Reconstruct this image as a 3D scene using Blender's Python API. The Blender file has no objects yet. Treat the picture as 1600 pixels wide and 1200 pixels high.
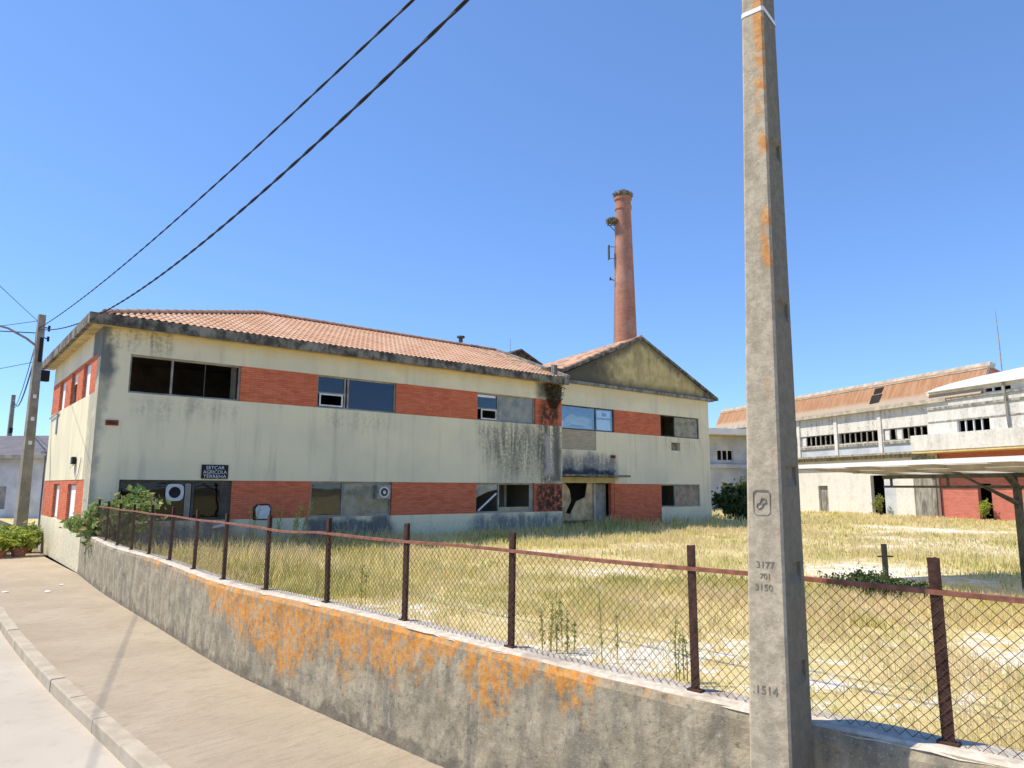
import bpy, bmesh, math, random
import numpy as np
from mathutils import Vector, Matrix, noise as mnoise

rng = np.random.default_rng(7)
random.seed(7)
SC = bpy.context.scene
COL = SC.collection
R = math.radians

# ------------------------------------------------------------------ camera
cam_data = bpy.data.cameras.new("camera")
cam_data.sensor_width = 36.0
cam_data.lens = 1101.0 / 1600.0 * 36.0
cam_data.clip_start = 0.05
cam_data.clip_end = 3000.0
cam = bpy.data.objects.new("camera", cam_data)
COL.objects.link(cam)
PITCH = math.atan(161 / 1101.0); ROLL = -0.0044
cf = Vector((0, math.cos(PITCH), math.sin(PITCH))); cr0 = Vector((1, 0, 0)); cu0 = cr0.cross(cf)
cr = cr0 * math.cos(ROLL) - cu0 * math.sin(ROLL); cu = cr0 * math.sin(ROLL) + cu0 * math.cos(ROLL)
cm = Matrix((cr, cu, -cf)).transposed().to_4x4(); cm.translation = Vector((0, 0, 2.4))
cam.matrix_world = cm
SC.camera = cam

# ------------------------------------------------------------------ sky and sun
SUN_AZ, SUN_EL = -88.0, 56.0            # degrees, azimuth from +Y towards +X
w = bpy.data.worlds.new("World"); SC.world = w; w.use_nodes = True
nt = w.node_tree; nt.nodes.clear()
sky = nt.nodes.new("ShaderNodeTexSky"); sky.sky_type = 'NISHITA'; sky.sun_disc = False
sky.sun_elevation = R(SUN_EL); sky.sun_rotation = R(SUN_AZ)
sky.altitude = 0; sky.air_density = 0.82; sky.dust_density = 0.0; sky.ozone_density = 10.0
bg = nt.nodes.new("ShaderNodeBackground"); bg.inputs[1].default_value = 0.15
wo = nt.nodes.new("ShaderNodeOutputWorld")
gam = nt.nodes.new("ShaderNodeGamma"); gam.inputs[1].default_value = 0.75
tint = nt.nodes.new("ShaderNodeMix"); tint.data_type = 'RGBA'; tint.blend_type = 'MULTIPLY'; tint.inputs[0].default_value = 1.0; tint.inputs[7].default_value = (0.92, 1.06, 1.27, 1)
nt.links.new(sky.outputs[0], gam.inputs[0]); nt.links.new(gam.outputs[0], tint.inputs[6]); nt.links.new(tint.outputs[2], bg.inputs[0]); nt.links.new(bg.outputs[0], wo.inputs[0])
sd = bpy.data.lights.new("sun", 'SUN'); sd.energy = 3.35; sd.angle = R(0.5); sd.color = (1.0, 0.90, 0.74)
so = bpy.data.objects.new("sun", sd); COL.objects.link(so)
S = Vector((math.sin(R(SUN_AZ)) * math.cos(R(SUN_EL)), math.cos(R(SUN_AZ)) * math.cos(R(SUN_EL)), math.sin(R(SUN_EL))))
so.rotation_euler = S.to_track_quat('Z', 'Y').to_euler()
so.location = S * 60
SC.view_settings.view_transform = 'Standard'; SC.view_settings.look = 'None'
SC.view_settings.exposure = 0.84; SC.view_settings.gamma = 1.0
SC.view_settings.use_curve_mapping = False

# ------------------------------------------------------------------ materials
class Mat:
    """small helper that strings shader nodes together"""
    def __init__(s, name, rough=0.85, spec=0.2):
        s.m = bpy.data.materials.new(name); s.m.use_nodes = True
        s.t = s.m.node_tree; s.n = s.t.nodes; s.l = s.t.links
        s.p = s.n["Principled BSDF"]; s.p.inputs["Roughness"].default_value = rough
        s.p.inputs["Specular IOR Level"].default_value = spec
        s._tc = None
    def new(s, k): return s.n.new("ShaderNode" + k)
    def inp(s, sock, v):
        if isinstance(v, bpy.types.NodeSocket): s.l.new(v, sock)
        else:
            try: sock.default_value = v
            except Exception: sock.default_value = (*v, 1.0)
    def co(s, kind="Object"):
        if s._tc is None: s._tc = s.new("TexCoord")
        return s._tc.outputs[kind]
    def mapping(s, scale=(1, 1, 1), loc=(0, 0, 0), v=None):
        n = s.new("Mapping"); n.inputs["Scale"].default_value = scale; n.inputs["Location"].default_value = loc
        s.l.new(v or s.co(), n.inputs["Vector"]); return n.outputs[0]
    def noise(s, scale=5, detail=4, rough=0.55, v=None):
        n = s.new("TexNoise"); n.inputs["Scale"].default_value = scale; n.inputs["Detail"].default_value = detail
        n.inputs["Roughness"].default_value = rough
        s.l.new(v or s.co(), n.inputs["Vector"]); return n.outputs["Fac"]
    def ramp(s, f, lo, hi, a=0.0, b=1.0, smooth=True):
        n = s.new("MapRange"); n.interpolation_type = 'SMOOTHSTEP' if smooth else 'LINEAR'
        s.inp(n.inputs[0], f)
        for i, q in enumerate((lo, hi, a, b)): s.inp(n.inputs[1 + i], q)
        return n.outputs[0]
    def math(s, op, a, b=0.0):
        n = s.new("Math"); n.operation = op; s.inp(n.inputs[0], a); s.inp(n.inputs[1], b); return n.outputs[0]
    def mul(s, a, b): return s.math('MULTIPLY', a, b)
    def mix(s, f, a, b):
        n = s.new("Mix"); n.data_type = 'RGBA'
        s.inp(n.inputs[0], f); s.inp(n.inputs[6], a); s.inp(n.inputs[7], b); return n.outputs[2]
    def xyz(s, v=None):
        n = s.new("SeparateXYZ"); s.l.new(v or s.co(), n.inputs[0]); return n.outputs
    def comb(s, x, y, z):
        n = s.new("CombineXYZ")
        for i, q in enumerate((x, y, z)): s.inp(n.inputs[i], q)
        return n.outputs[0]
    def box(s, x, z, x0, x1, z0, z1, soft=0.3):
        a = s.mul(s.ramp(x, x0 - soft, x0 + soft), s.ramp(x, x1 - soft, x1 + soft, 1.0, 0.0))
        b = s.mul(s.ramp(z, z0 - soft, z0 + soft), s.ramp(z, z1 - soft, z1 + soft, 1.0, 0.0))
        return s.mul(a, b)
    def bump(s, h, strength=0.3, dist=0.02):
        n = s.new("Bump"); n.inputs["Strength"].default_value = strength; n.inputs["Distance"].default_value = dist
        s.l.new(h, n.inputs["Height"]); s.l.new(n.outputs[0], s.p.inputs["Normal"])
    def base(s, c): s.inp(s.p.inputs["Base Color"], c); return s.m

def simple(name, c, rough=0.8, var=0.25, scale=6.0, metal=0.0, bump=0.0, spec=0.2):
    M = Mat(name, rough, spec); f = M.noise(scale, 5)
    d = tuple(x * (1 - var) for x in c); u = tuple(min(1, x * (1 + var)) for x in c)
    M.base(M.mix(M.ramp(f, 0.3, 0.7), d, u)); M.p.inputs["Metallic"].default_value = metal
    if bump: M.bump(M.noise(scale * 6, 3), bump, 0.01)
    return M.m

def m_plaster():
    M = Mat("plaster_cream"); x, y, z = M.xyz()
    wob = M.math('ADD', x, M.mul(M.math('SUBTRACT', M.noise(1.3, 4), 0.5), 0.9))
    wz = M.math('ADD', z, M.mul(M.math('SUBTRACT', M.noise(1.7, 4), 0.5), 0.9))
    streak = M.noise(1.0, 5, 0.6, M.mapping((2.6, 2.6, 0.22)))
    fine = M.noise(9, 5, 0.7); run = M.noise(1.0, 5, 0.65, M.mapping((6.5, 6.5, 0.7)))
    big = M.noise(0.45, 4)
    c = M.mix(M.ramp(big, 0.35, 0.68), (0.79, 0.71, 0.475), (0.685, 0.63, 0.44))
    c = M.mix(M.mul(M.ramp(streak, 0.50, 0.76), 0.5), c, (0.40, 0.37, 0.275))
    c = M.mix(M.mul(M.ramp(fine, 0.55, 0.8), 0.16), c, (0.42, 0.38, 0.28))
    # yellowish band right under the eaves
    c = M.mix(M.mul(M.ramp(wz, 6.45, 6.85), 0.6), c, (0.72, 0.57, 0.29))
    front = M.ramp(y, 1.2, 1.4, 1.0, 0.0)
    def st(x0, x1, z0, z1, k, col, soft=0.35, thr=(0.36, 0.6)):
        nonlocal c
        f = M.mul(M.box(wob, wz, x0, x1, z0, z1, soft), M.ramp(M.math('ADD', M.mul(M.math('ADD', fine, run), 0.36), M.mul(streak, 0.28)), *thr))
        c = M.mix(M.mul(M.mul(f, front), k), c, col)
    dark = (0.075, 0.08, 0.07)
    st(14.0, 16.6, 2.7, 4.7, 0.92, (0.12, 0.125, 0.10), 0.7, (0.34, 0.62))
    st(13.4, 16.9, 3.5, 4.9, 0.75, (0.16, 0.16, 0.13), 0.4, (0.4, 0.6))
    st(16.5, 17.8, 2.5, 5.3, 0.85, (0.055, 0.055, 0.05), 0.25, (0.38, 0.52))
    st(16.75, 17.35, 2.9, 4.6, 0.8, (0.42, 0.38, 0.35), 0.15, (0.38, 0.5))
    st(-0.3, 0.28, 5.4, 7.0, 1.0, (0.10, 0.11, 0.10), 0.22, (0.2, 0.5))
    st(-0.3, 0.15, 1.0, 7.0, 0.6, (0.20, 0.21, 0.18), 0.12, (0.3, 0.5))
    st(0.2, 1.9, 6.3, 7.0, 0.8, dark, 0.2, (0.42, 0.62))
    for a, b_ in ((0.9, 3.9), (6.7, 9.4), (13.2, 16.2), (25.8, 28.9)):
        st(a, b_, 4.35, 4.98, 0.42, (0.20, 0.195, 0.155), 0.25, (0.44, 0.62))
    st(0.5, 3.9, 0.4, 1.36, 0.9, (0.12, 0.12, 0.11), 0.2, (0.3, 0.55))
    st(6.3, 9.5, 0.3, 1.35, 0.95, (0.10, 0.10, 0.10), 0.2, (0.28, 0.5))
    st(13.0, 17.9, 0.3, 1.3, 0.9, (0.12, 0.13, 0.14), 0.25, (0.3, 0.55))
    st(18.4, 22.2, 2.85, 3.9, 0.9, (0.14, 0.15, 0.16), 0.3, (0.32, 0.58))
    st(18.4, 22.0, 2.9, 3.25, 0.95, (0.05, 0.055, 0.06), 0.12, (0.25, 0.5))
    st(16.4, 17.9, 6.1, 6.9, 0.9, (0.10, 0.10, 0.085), 0.25, (0.3, 0.5))
    # darker and mottled towards the foot
    c = M.mix(M.mul(M.mul(M.ramp(wz, 0.5, 1.5, 1.0, 0.0), M.ramp(fine, 0.3, 0.7)), 0.6), c, (0.28, 0.27, 0.24))
    M.bump(M.noise(30, 4), 0.25, 0.01)
    return M.base(c)

def m_brick(name, a, b, mortar, bw=0.30, bh=0.065, dirt=()):
    M = Mat(name); x, y, z = M.xyz()
    u = M.math('ADD', x, y); v = M.comb(u, z, 0.0)
    n = M.new("TexBrick"); M.l.new(v, n.inputs["Vector"])
    n.inputs["Scale"].default_value = 1.0; n.inputs["Brick Width"].default_value = bw; n.inputs["Row Height"].default_value = bh
    n.inputs["Mortar Size"].default_value = 0.009; n.inputs["Bias"].default_value = 0.0
    n.inputs["Color1"].default_value = (*a, 1); n.inputs["Color2"].default_value = (*b, 1); n.inputs["Mortar"].default_value = (*mortar, 1)
    c = n.outputs["Color"]
    rowv = M.noise(1.0, 3, 0.6, M.mapping((2.2, 2.2, 12.0)))
    c = M.mix(M.mul(M.ramp(rowv, 0.45, 0.7), 0.4), c, tuple(q * 0.5 for q in a))
    c = M.mix(M.mul(M.ramp(M.noise(1.4, 4), 0.55, 0.8), 0.35), c, tuple(min(1, q * 1.35) for q in b))
    fine = M.noise(4.5, 5, 0.65)
    for (x0, x1, z0, z1, k) in dirt:
        c = M.mix(M.mul(M.mul(M.box(x, z, x0, x1, z0, z1, 0.22), M.ramp(fine, 0.34, 0.56)), k), c, (0.035, 0.028, 0.022))
    M.bump(n.outputs["Fac"], -0.4, 0.01)
    return M.base(c)

def m_lichen_concrete(name, base=(0.22, 0.22, 0.2), dark=(0.07, 0.07, 0.065), stretch=0.35):
    M = Mat(name)
    f = M.noise(2.5, 6, 0.65, M.mapping((1.6, 1.6, stretch))); g = M.noise(14, 5, 0.7)
    c = M.mix(M.ramp(f, 0.36, 0.66), dark, base)
    c = M.mix(M.mul(M.ramp(g, 0.58, 0.75), 0.5), c, tuple(min(1, q * 1.9) for q in base))
    M.bump(g, 0.4, 0.015)
    return M.base(c)

def m_gable():
    M = Mat("gable_plaster_stained"); x, y, z = M.xyz()
    st = M.noise(1.0, 6, 0.65, M.mapping((1.3, 1.3, 0.4))); g = M.noise(2.4, 6, 0.7)
    c = M.mix(M.ramp(g, 0.35, 0.65), (0.46, 0.36, 0.15), (0.60, 0.48, 0.23))
    c = M.mix(M.mul(M.ramp(st, 0.46, 0.66), 0.6), c, (0.22, 0.18, 0.095))
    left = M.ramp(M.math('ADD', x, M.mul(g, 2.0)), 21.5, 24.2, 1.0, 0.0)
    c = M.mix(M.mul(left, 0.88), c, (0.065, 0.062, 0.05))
    # run-off below the two rakes
    d = M.math('SUBTRACT', M.math('SUBTRACT', 10.0, z), M.mul(M.math('ABSOLUTE', M.math('SUBTRACT', x, 24.2)), 0.415))
    edge = M.ramp(M.math('ADD', d, M.mul(M.math('SUBTRACT', st, 0.5), 1.6)), 0.1, 0.6, 1.0, 0.0)
    c = M.mix(M.mul(edge, 0.8), c, (0.07, 0.068, 0.055))
    low = M.ramp(M.math('ADD', z, M.mul(M.math('SUBTRACT', st, 0.5), 1.2)), 7.3, 7.8, 1.0, 0.0)
    c = M.mix(M.mul(low, 0.8), c, (0.09, 0.085, 0.065))
    M.bump(g, 0.2, 0.01)
    return M.base(c)

def m_tiles():
    M = Mat("clay_tiles"); 
    f = M.noise(1.1, 5); g = M.noise(11, 4, 0.7)
    c = M.mix(M.ramp(f, 0.35, 0.65), (0.49, 0.275, 0.165), (0.56, 0.36, 0.235))
    c = M.mix(M.mul(M.ramp(g, 0.5, 0.75), 0.55), c, (0.64, 0.48, 0.35))
    c = M.mix(M.mul(M.ramp(M.noise(5, 6, 0.7), 0.58, 0.78), 0.5), c, (0.16, 0.11, 0.085))
    x, y, z = M.xyz()
    moss = M.mul(M.ramp(x, 14.4, 17.0), M.ramp(M.noise(2.2, 5), 0.48, 0.62))
    c = M.mix(M.mul(moss, 0.75), c, (0.10, 0.08, 0.06))
    return M.base(c)

def m_fence_wall():
    M = Mat("old_wall_concrete")
    u, v, _ = M.xyz(M.co("UV"))       # u = metres along the wall, v = metres above the pavement
    st = M.noise(1.0, 6, 0.65, M.mapping((5.5, 1.1, 1), v=M.co("UV")))
    g = M.noise(16, 6, 0.75, M.co("UV")); md = M.noise(4.0, 5, 0.65, M.co("UV"))
    c = M.mix(M.ramp(md, 0.35, 0.65), (0.27, 0.23, 0.155), (0.40, 0.345, 0.24))
    c = M.mix(M.mul(M.ramp(st, 0.44, 0.66), 0.62), c, (0.13, 0.125, 0.11))
    c = M.mix(M.mul(M.ramp(M.noise(3.1, 6, 0.7, M.mapping((1.8, 0.6, 1), (3, 1, 0), v=M.co("UV"))), 0.54, 0.7), 0.55), c, (0.50, 0.455, 0.34))
    c = M.mix(M.mul(M.ramp(g, 0.55, 0.72), 0.5), c, (0.54, 0.49, 0.38))
    c = M.mix(M.mul(M.ramp(g, 0.45, 0.32), 0.75), c, (0.09, 0.085, 0.07))
    c = M.mix(M.mul(M.ramp(M.noise(60, 4, 0.8, M.co('UV')), 0.56, 0.68), 0.6), c, (0.66, 0.61, 0.50))
    c = M.mix(M.mul(M.ramp(M.noise(1.3, 5, 0.65, M.co('UV')), 0.5, 0.68), 0.4), c, (0.17, 0.155, 0.12))
    # orange lichen hanging from the top edge
    drip = M.noise(1.0, 6, 0.62, M.mapping((1.15, 0.45, 1), (1.7, 0, 0), v=M.co("UV")))
    ragged = M.noise(7, 8, 0.82, M.mapping((1.5, 0.8, 1), v=M.co("UV"))); crust = M.noise(34, 5, 0.75, M.co("UV"))
    along = M.mul(M.ramp(u, 5.5, 12.5), M.ramp(u, 18.9, 20.3, 1.0, 0.0))
    core = M.mul(M.ramp(u, 10.5, 14.5), M.ramp(u, 16.8, 19.2, 1.0, 0.0))
    reach = M.math('ADD', M.mul(M.math('SUBTRACT', drip, 0.41), 1.9), M.mul(M.math('SUBTRACT', ragged, 0.5), 1.9))
    reach = M.mul(M.math('ADD', reach, M.mul(core, 0.42)), along)
    depth = M.math('SUBTRACT', 1.08, v)
    lm = M.ramp(M.math('SUBTRACT', reach, depth), -0.05, 0.22)
    lm = M.mul(lm, M.mul(M.ramp(ragged, 0.42, 0.54), M.ramp(crust, 0.36, 0.52, 0.35, 1.0)))
    lc = M.mix(M.ramp(g, 0.35, 0.65), (0.62, 0.20, 0.015), (0.66, 0.33, 0.06))
    c = M.mix(M.mul(lm, 0.95), c, lc)
    ye = M.mul(M.ramp(M.noise(2.4, 5, 0.7, M.mapping((1.5, 0.9, 1), (9, 4, 0), v=M.co("UV"))), 0.6, 0.72), M.ramp(ragged, 0.45, 0.6))
    c = M.mix(M.mul(ye, 0.5), c, (0.36, 0.25, 0.07))
    # darker, uneven line along the foot
    c = M.mix(M.mul(M.ramp(M.math('ADD', v, M.mul(M.math('SUBTRACT', md, 0.5), 0.5)), 0.03, 0.16, 1.0, 0.0), 0.55), c, (0.12, 0.105, 0.085))
    M.bump(M.math('ADD', M.mul(g, 0.5), md), 0.55, 0.02)
    return M.base(c)

def m_cap():
    M = Mat("wall_cap_concrete"); g = M.noise(12, 6, 0.75); f = M.noise(2.2, 5)
    c = M.mix(M.ramp(g, 0.35, 0.65), (0.46, 0.40, 0.32), (0.66, 0.60, 0.50))
    c = M.mix(M.mul(M.ramp(f, 0.52, 0.7), 0.6), c, (0.30, 0.235, 0.19))
    M.bump(g, 0.5, 0.02); return M.base(c)

def m_pavement():
    M = Mat("pavement_concrete", 0.9); 
    g = M.noise(38, 4, 0.7); f = M.noise(0.7, 5); gr = M.noise(120, 2, 0.6)
    # brushed across the walking direction
    rot = M.new("Mapping"); rot.inputs["Rotation"].default_value = (0, 0, R(-46)); M.l.new(M.co(), rot.inputs["Vector"])
    br = M.noise(1.0, 4, 0.7, M.mapping((3.4, 15.0, 1), v=rot.outputs[0]))
    c = M.mix(M.ramp(f, 0.3, 0.7), (0.41, 0.34, 0.245), (0.48, 0.405, 0.30))
    c = M.mix(M.mul(M.ramp(br, 0.45, 0.68), 0.5), c, (0.31, 0.255, 0.18))
    c = M.mix(M.mul(M.ramp(M.noise(55, 4, 0.75), 0.55, 0.72), 0.5), c, (0.62, 0.54, 0.42))
    c = M.mix(M.mul(M.ramp(M.noise(2.6, 6, 0.7), 0.54, 0.72), 0.4), c, (0.30, 0.245, 0.175))
    c = M.mix(M.mul(M.ramp(M.noise(0.9, 6, 0.7, M.mapping((1, 1, 1), (4, 7, 0))), 0.55, 0.62), 0.35), c, (0.36, 0.29, 0.20))
    M.bump(M.math('ADD', br, M.mul(gr, 0.7)), 0.8, 0.02); return M.base(c)

def m_road():
    M = Mat("road_surface", 0.9); f = M.noise(0.5, 5); g = M.noise(150, 2, 0.6)
    c = M.mix(M.ramp(f, 0.3, 0.7), (0.45, 0.40, 0.32), (0.52, 0.465, 0.385))
    c = M.mix(M.mul(M.ramp(g, 0.5, 0.75), 0.3), c, (0.30, 0.275, 0.24))
    c = M.mix(M.mul(M.ramp(M.noise(3, 6, 0.7), 0.52, 0.70), 0.4), c, (0.34, 0.29, 0.225))
    M.bump(g, 0.4, 0.008); return M.base(c)

def m_kerb():
    M = Mat("kerb_concrete", 0.9); g = M.noise(40, 4, 0.7); f = M.noise(3, 5)
    c = M.mix(M.ramp(f, 0.35, 0.65), (0.40, 0.345, 0.255), (0.49, 0.43, 0.33))
    c = M.mix(M.mul(M.ramp(g, 0.5, 0.72), 0.5), c, (0.33, 0.285, 0.22))
    M.bump(g, 0.5, 0.01); return M.base(c)

def m_yard():
    M = Mat("yard_soil", 0.95)
    at = M.new("Attribute"); at.attribute_name = "bare"
    g = M.noise(3.2, 7, 0.8); f = M.noise(30, 4, 0.7); h = M.noise(0.8, 5)
    straw = M.mix(M.ramp(f, 0.35, 0.65), (0.52, 0.42, 0.18), (0.68, 0.56, 0.29))
    straw = M.mix(M.mul(M.ramp(h, 0.45, 0.65), 0.45), straw, (0.42, 0.40, 0.13))
    straw = M.mix(M.mul(M.ramp(M.noise(1.9, 5, 0.7), 0.56, 0.7), 0.45), straw, (0.44, 0.30, 0.17))
    pale = M.mix(M.ramp(f, 0.35, 0.6), (0.56, 0.50, 0.41), (0.80, 0.76, 0.68))
    k = M.ramp(M.math('ADD', at.outputs["Fac"], M.mul(M.math('SUBTRACT', g, 0.5), 2.6)), 0.44, 0.62)
    M.bump(f, 0.6, 0.03)
    return M.base(M.mix(k, straw, pale))

def m_grass():
    M = Mat("dry_grass_blades", 0.7, 0.15)
    at = M.new("Attribute"); at.attribute_name = "tone"
    n = M.new("ValToRGB"); M.l.new(at.outputs["Fac"], n.inputs[0]); e = n.color_ramp.elements
    e[0].position = 0; e[0].color = (0.26, 0.29, 0.07, 1); e[1].position = 1; e[1].color = (0.78, 0.66, 0.42, 1)
    for p, c in ((0.22, (0.56, 0.52, 0.17)), (0.45, (0.73, 0.66, 0.28)), (0.72, (0.82, 0.73, 0.42)), (0.88, (0.75, 0.60, 0.38))):
        q = e.new(p); q.color = (*c, 1)
    M.base(n.outputs[0])
    tr = M.new("BsdfTranslucent"); M.l.new(n.outputs[0], tr.inputs[0])
    mx = M.new("MixShader"); mx.inputs[0].default_value = 0.5
    M.l.new(M.p.outputs[0], mx.inputs[1]); M.l.new(tr.outputs[0], mx.inputs[2])
    M.l.new(mx.outputs[0], M.n["Material Output"].inputs[0]); return M.m

def m_leaf(name, a, b, c2):
    M = Mat(name, 0.55, 0.3)
    at = M.new("Attribute"); at.attribute_name = "tone"
    c = M.mix(M.ramp(at.outputs["Fac"], 0.0, 0.7, smooth=False), a, b)
    c = M.mix(M.ramp(at.outputs["Fac"], 0.8, 1.0), c, c2); M.base(c)
    tr = M.new("BsdfTranslucent"); M.l.new(c, tr.inputs[0])
    mx = M.new("MixShader"); mx.inputs[0].default_value = 0.35
    M.l.new(M.p.outputs[0], mx.inputs[1]); M.l.new(tr.outputs[0], mx.inputs[2])
    M.l.new(mx.outputs[0], M.n["Material Output"].inputs[0]); return M.m

def m_pole():
    M = Mat("pole_concrete"); x, y, z = M.xyz()
    g = M.noise(16, 6, 0.75); f = M.noise(42, 5, 0.75); st = M.noise(2.5, 5, 0.6, M.mapping((4, 4, 0.6)))
    c = M.mix(M.ramp(g, 0.33, 0.67), (0.34, 0.29, 0.205), (0.53, 0.455, 0.33))
    c = M.mix(M.mul(M.ramp(st, 0.45, 0.7), 0.4), c, (0.25, 0.23, 0.18))
    c = M.mix(M.mul(M.ramp(f, 0.60, 0.70), 0.65), c, (0.66, 0.62, 0.54))
    c = M.mix(M.mul(M.ramp(f, 0.38, 0.28), 0.6), c, (0.07, 0.065, 0.055))
    # lichen along the street-side corner, from mid height up, and odd spots elsewhere
    lx = M.math('SUBTRACT', x, M.math('ADD', 0.090, M.mul(z, 0.00275)))
    corner = M.ramp(M.math('ABSOLUTE', M.math('ADD', lx, M.mul(M.math('SUBTRACT', g, 0.5), 0.14))), 0.02, 0.042, 1.0, 0.0)
    blot = M.noise(1.0, 5, 0.6, M.mapping((6, 6, 3.2)))
    m1 = M.mul(M.mul(corner, M.ramp(blot, 0.465, 0.53)), M.ramp(z, 2.5, 3.3))
    m1 = M.mul(m1, M.ramp(M.math('SUBTRACT', y, M.mul(z, 0.027)), -0.188, -0.172, 1.0, 0.0)); m1 = M.mul(m1, M.ramp(f, 0.34, 0.46))
    spots = M.mul(M.ramp(M.noise(6.5, 5, 0.65), 0.63, 0.70), M.ramp(g, 0.42, 0.56))
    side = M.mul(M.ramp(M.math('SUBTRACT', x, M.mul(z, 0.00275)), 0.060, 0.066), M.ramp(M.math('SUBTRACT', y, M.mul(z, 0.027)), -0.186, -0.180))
    shade_grime = M.mul(side, M.ramp(g, 0.3, 0.6, 0.45, 0.85))  # side face away from the sun painted darker: its shade, over some grime
    c = M.mix(shade_grime, c, (0.12, 0.112, 0.085))
    c = M.mix(M.mul(m1, 0.85), c, M.mix(M.ramp(g, 0.4, 0.6), (0.55, 0.20, 0.03), (0.62, 0.32, 0.10)))
    c = M.mix(M.mul(spots, 0.7), c, (0.40, 0.17, 0.04))
    M.bump(M.math('ADD', g, M.mul(f, 0.5)), 0.45, 0.012); return M.base(c)

def m_glass(name, tint=(0.75, 0.8, 0.8), refl=0.28, dust=0.0, dustc=(0.4, 0.4, 0.36), gain=0.75):
    M = Mat(name); n = M.n; n.remove(M.p)
    tr = M.new("BsdfTransparent"); tr.inputs[0].default_value = (*tint, 1)
    gl = M.new("BsdfGlossy"); gl.inputs["Roughness"].default_value = 0.02; gl.inputs[0].default_value = (0.9, 0.93, 0.95, 1)
    bn = M.new("Bump"); bn.inputs["Strength"].default_value = 0.05; bn.inputs["Distance"].default_value = 0.05
    M.l.new(M.noise(1.2, 2), bn.inputs["Height"]); M.l.new(bn.outputs[0], gl.inputs["Normal"])
    fr = M.new("Fresnel"); fr.inputs[0].default_value = 1.5
    fac = M.math('MULTIPLY', M.math('MAXIMUM', fr.outputs[0], refl), gain)
    mx = M.new("MixShader"); M.l.new(fac, mx.inputs[0]); M.l.new(tr.outputs[0], mx.inputs[1]); M.l.new(gl.outputs[0], mx.inputs[2])
    out = mx.outputs[0]
    if dust:
        df = M.new("BsdfDiffuse"); df.inputs[0].default_value = (*dustc, 1)
        m2 = M.new("MixShader"); M.l.new(M.mul(M.ramp(M.noise(2.5, 5), 0.3, 0.7, 0.4, 1.0), dust), m2.inputs[0])
        M.l.new(out, m2.inputs[1]); M.l.new(df.outputs[0], m2.inputs[2]); out = m2.outputs[0]
    M.l.new(out, n["Material Output"].inputs[0]); return M.m

def m_hall_white(name="hall_white_paint", dirt=0.9):
    M = Mat(name); st = M.noise(1.0, 6, 0.65, M.mapping((2.2, 2.2, 0.45))); g = M.noise(6, 6, 0.75)
    x, y, z = M.xyz()
    c = M.mix(M.ramp(g, 0.35, 0.65), (0.58, 0.565, 0.51), (0.72, 0.70, 0.645))
    up = M.ramp(z, 4.6, 5.2)
    f = M.mul(M.mul(M.ramp(st, 0.46, 0.62), M.ramp(g, 0.44, 0.6)), M.ramp(z, 4.6, 5.4, 0.15, dirt))
    c = M.mix(f, c, (0.22, 0.21, 0.17))
    c = M.mix(M.mul(M.ramp(M.noise(1.1, 5, 0.6), 0.5, 0.7), 0.4), c, (0.44, 0.42, 0.36))
    M.bump(g, 0.15, 0.01); return M.base(c)

def m_roof_orange():
    M = Mat("hall_roof_clay"); g = M.noise(5, 6, 0.7); st = M.noise(1.0, 5, 0.6, M.mapping((3.5, 0.5, 0.5)))
    c = M.mix(M.ramp(st, 0.35, 0.65), (0.33, 0.165, 0.085), (0.42, 0.245, 0.145))
    c = M.mix(M.mul(M.ramp(g, 0.5, 0.72), 0.5), c, (0.40, 0.27, 0.17))
    zz = M.xyz()[2]; c = M.mix(M.mul(M.ramp(M.math('ADD', zz, M.mul(M.math('SUBTRACT', g, 0.5), 0.5)), 8.75, 9.1, 1.0, 0.0), 0.8), c, (0.42, 0.36, 0.28))
    n = M.new("TexWave"); n.bands_direction = 'X'; n.inputs["Scale"].default_value = 2.2; n.inputs["Distortion"].default_value = 0.4
    M.l.new(M.co(), n.inputs["Vector"]); M.bump(n.outputs["Fac"], 0.6, 0.04)
    return M.base(c)

def m_canopy():
    M = Mat("canopy_sheet", 0.7); c = M.mix(M.ramp(M.noise(2.0, 5), 0.3, 0.7), (0.55, 0.50, 0.42), (0.68, 0.63, 0.54)); M.base(c)
    tr = M.new("BsdfTranslucent"); M.l.new(c, tr.inputs[0]); mx = M.new("MixShader"); mx.inputs[0].default_value = 0.55
    M.l.new(M.p.outputs[0], mx.inputs[1]); M.l.new(tr.outputs[0], mx.inputs[2]); M.l.new(mx.outputs[0], M.n["Material Output"].inputs[0]); return M.m

def m_chimney():
    M = Mat("chimney_brick"); x, y, z = M.xyz()
    at = M.math('ARCTAN2', y, x); v = M.comb(M.mul(at, 1.2), z, 0.0)
    n = M.new("TexBrick"); M.l.new(v, n.inputs["Vector"]); n.inputs["Scale"].default_value = 1
    n.inputs["Brick Width"].default_value = 0.42; n.inputs["Row Height"].default_value = 0.16; n.inputs["Mortar Size"].default_value = 0.012
    n.inputs["Color1"].default_value = (0.36, 0.15, 0.095, 1); n.inputs["Color2"].default_value = (0.46, 0.20, 0.12, 1); n.inputs["Mortar"].default_value = (0.34, 0.22, 0.17, 1)
    g = M.noise(0.7, 5, 0.65); h = M.noise(2.5, 5, 0.7, M.mapping((1, 1, 0.25)))
    c = M.mix(M.mul(M.ramp(g, 0.45, 0.65), 0.6), n.outputs["Color"], (0.52, 0.30, 0.22))
    c = M.mix(M.mul(M.mul(M.ramp(h, 0.46, 0.66), M.ramp(z, 17, 26)), 0.6), c, (0.24, 0.16, 0.15))
    M.bump(n.outputs["Fac"], -0.4, 0.02); return M.base(c)

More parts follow.
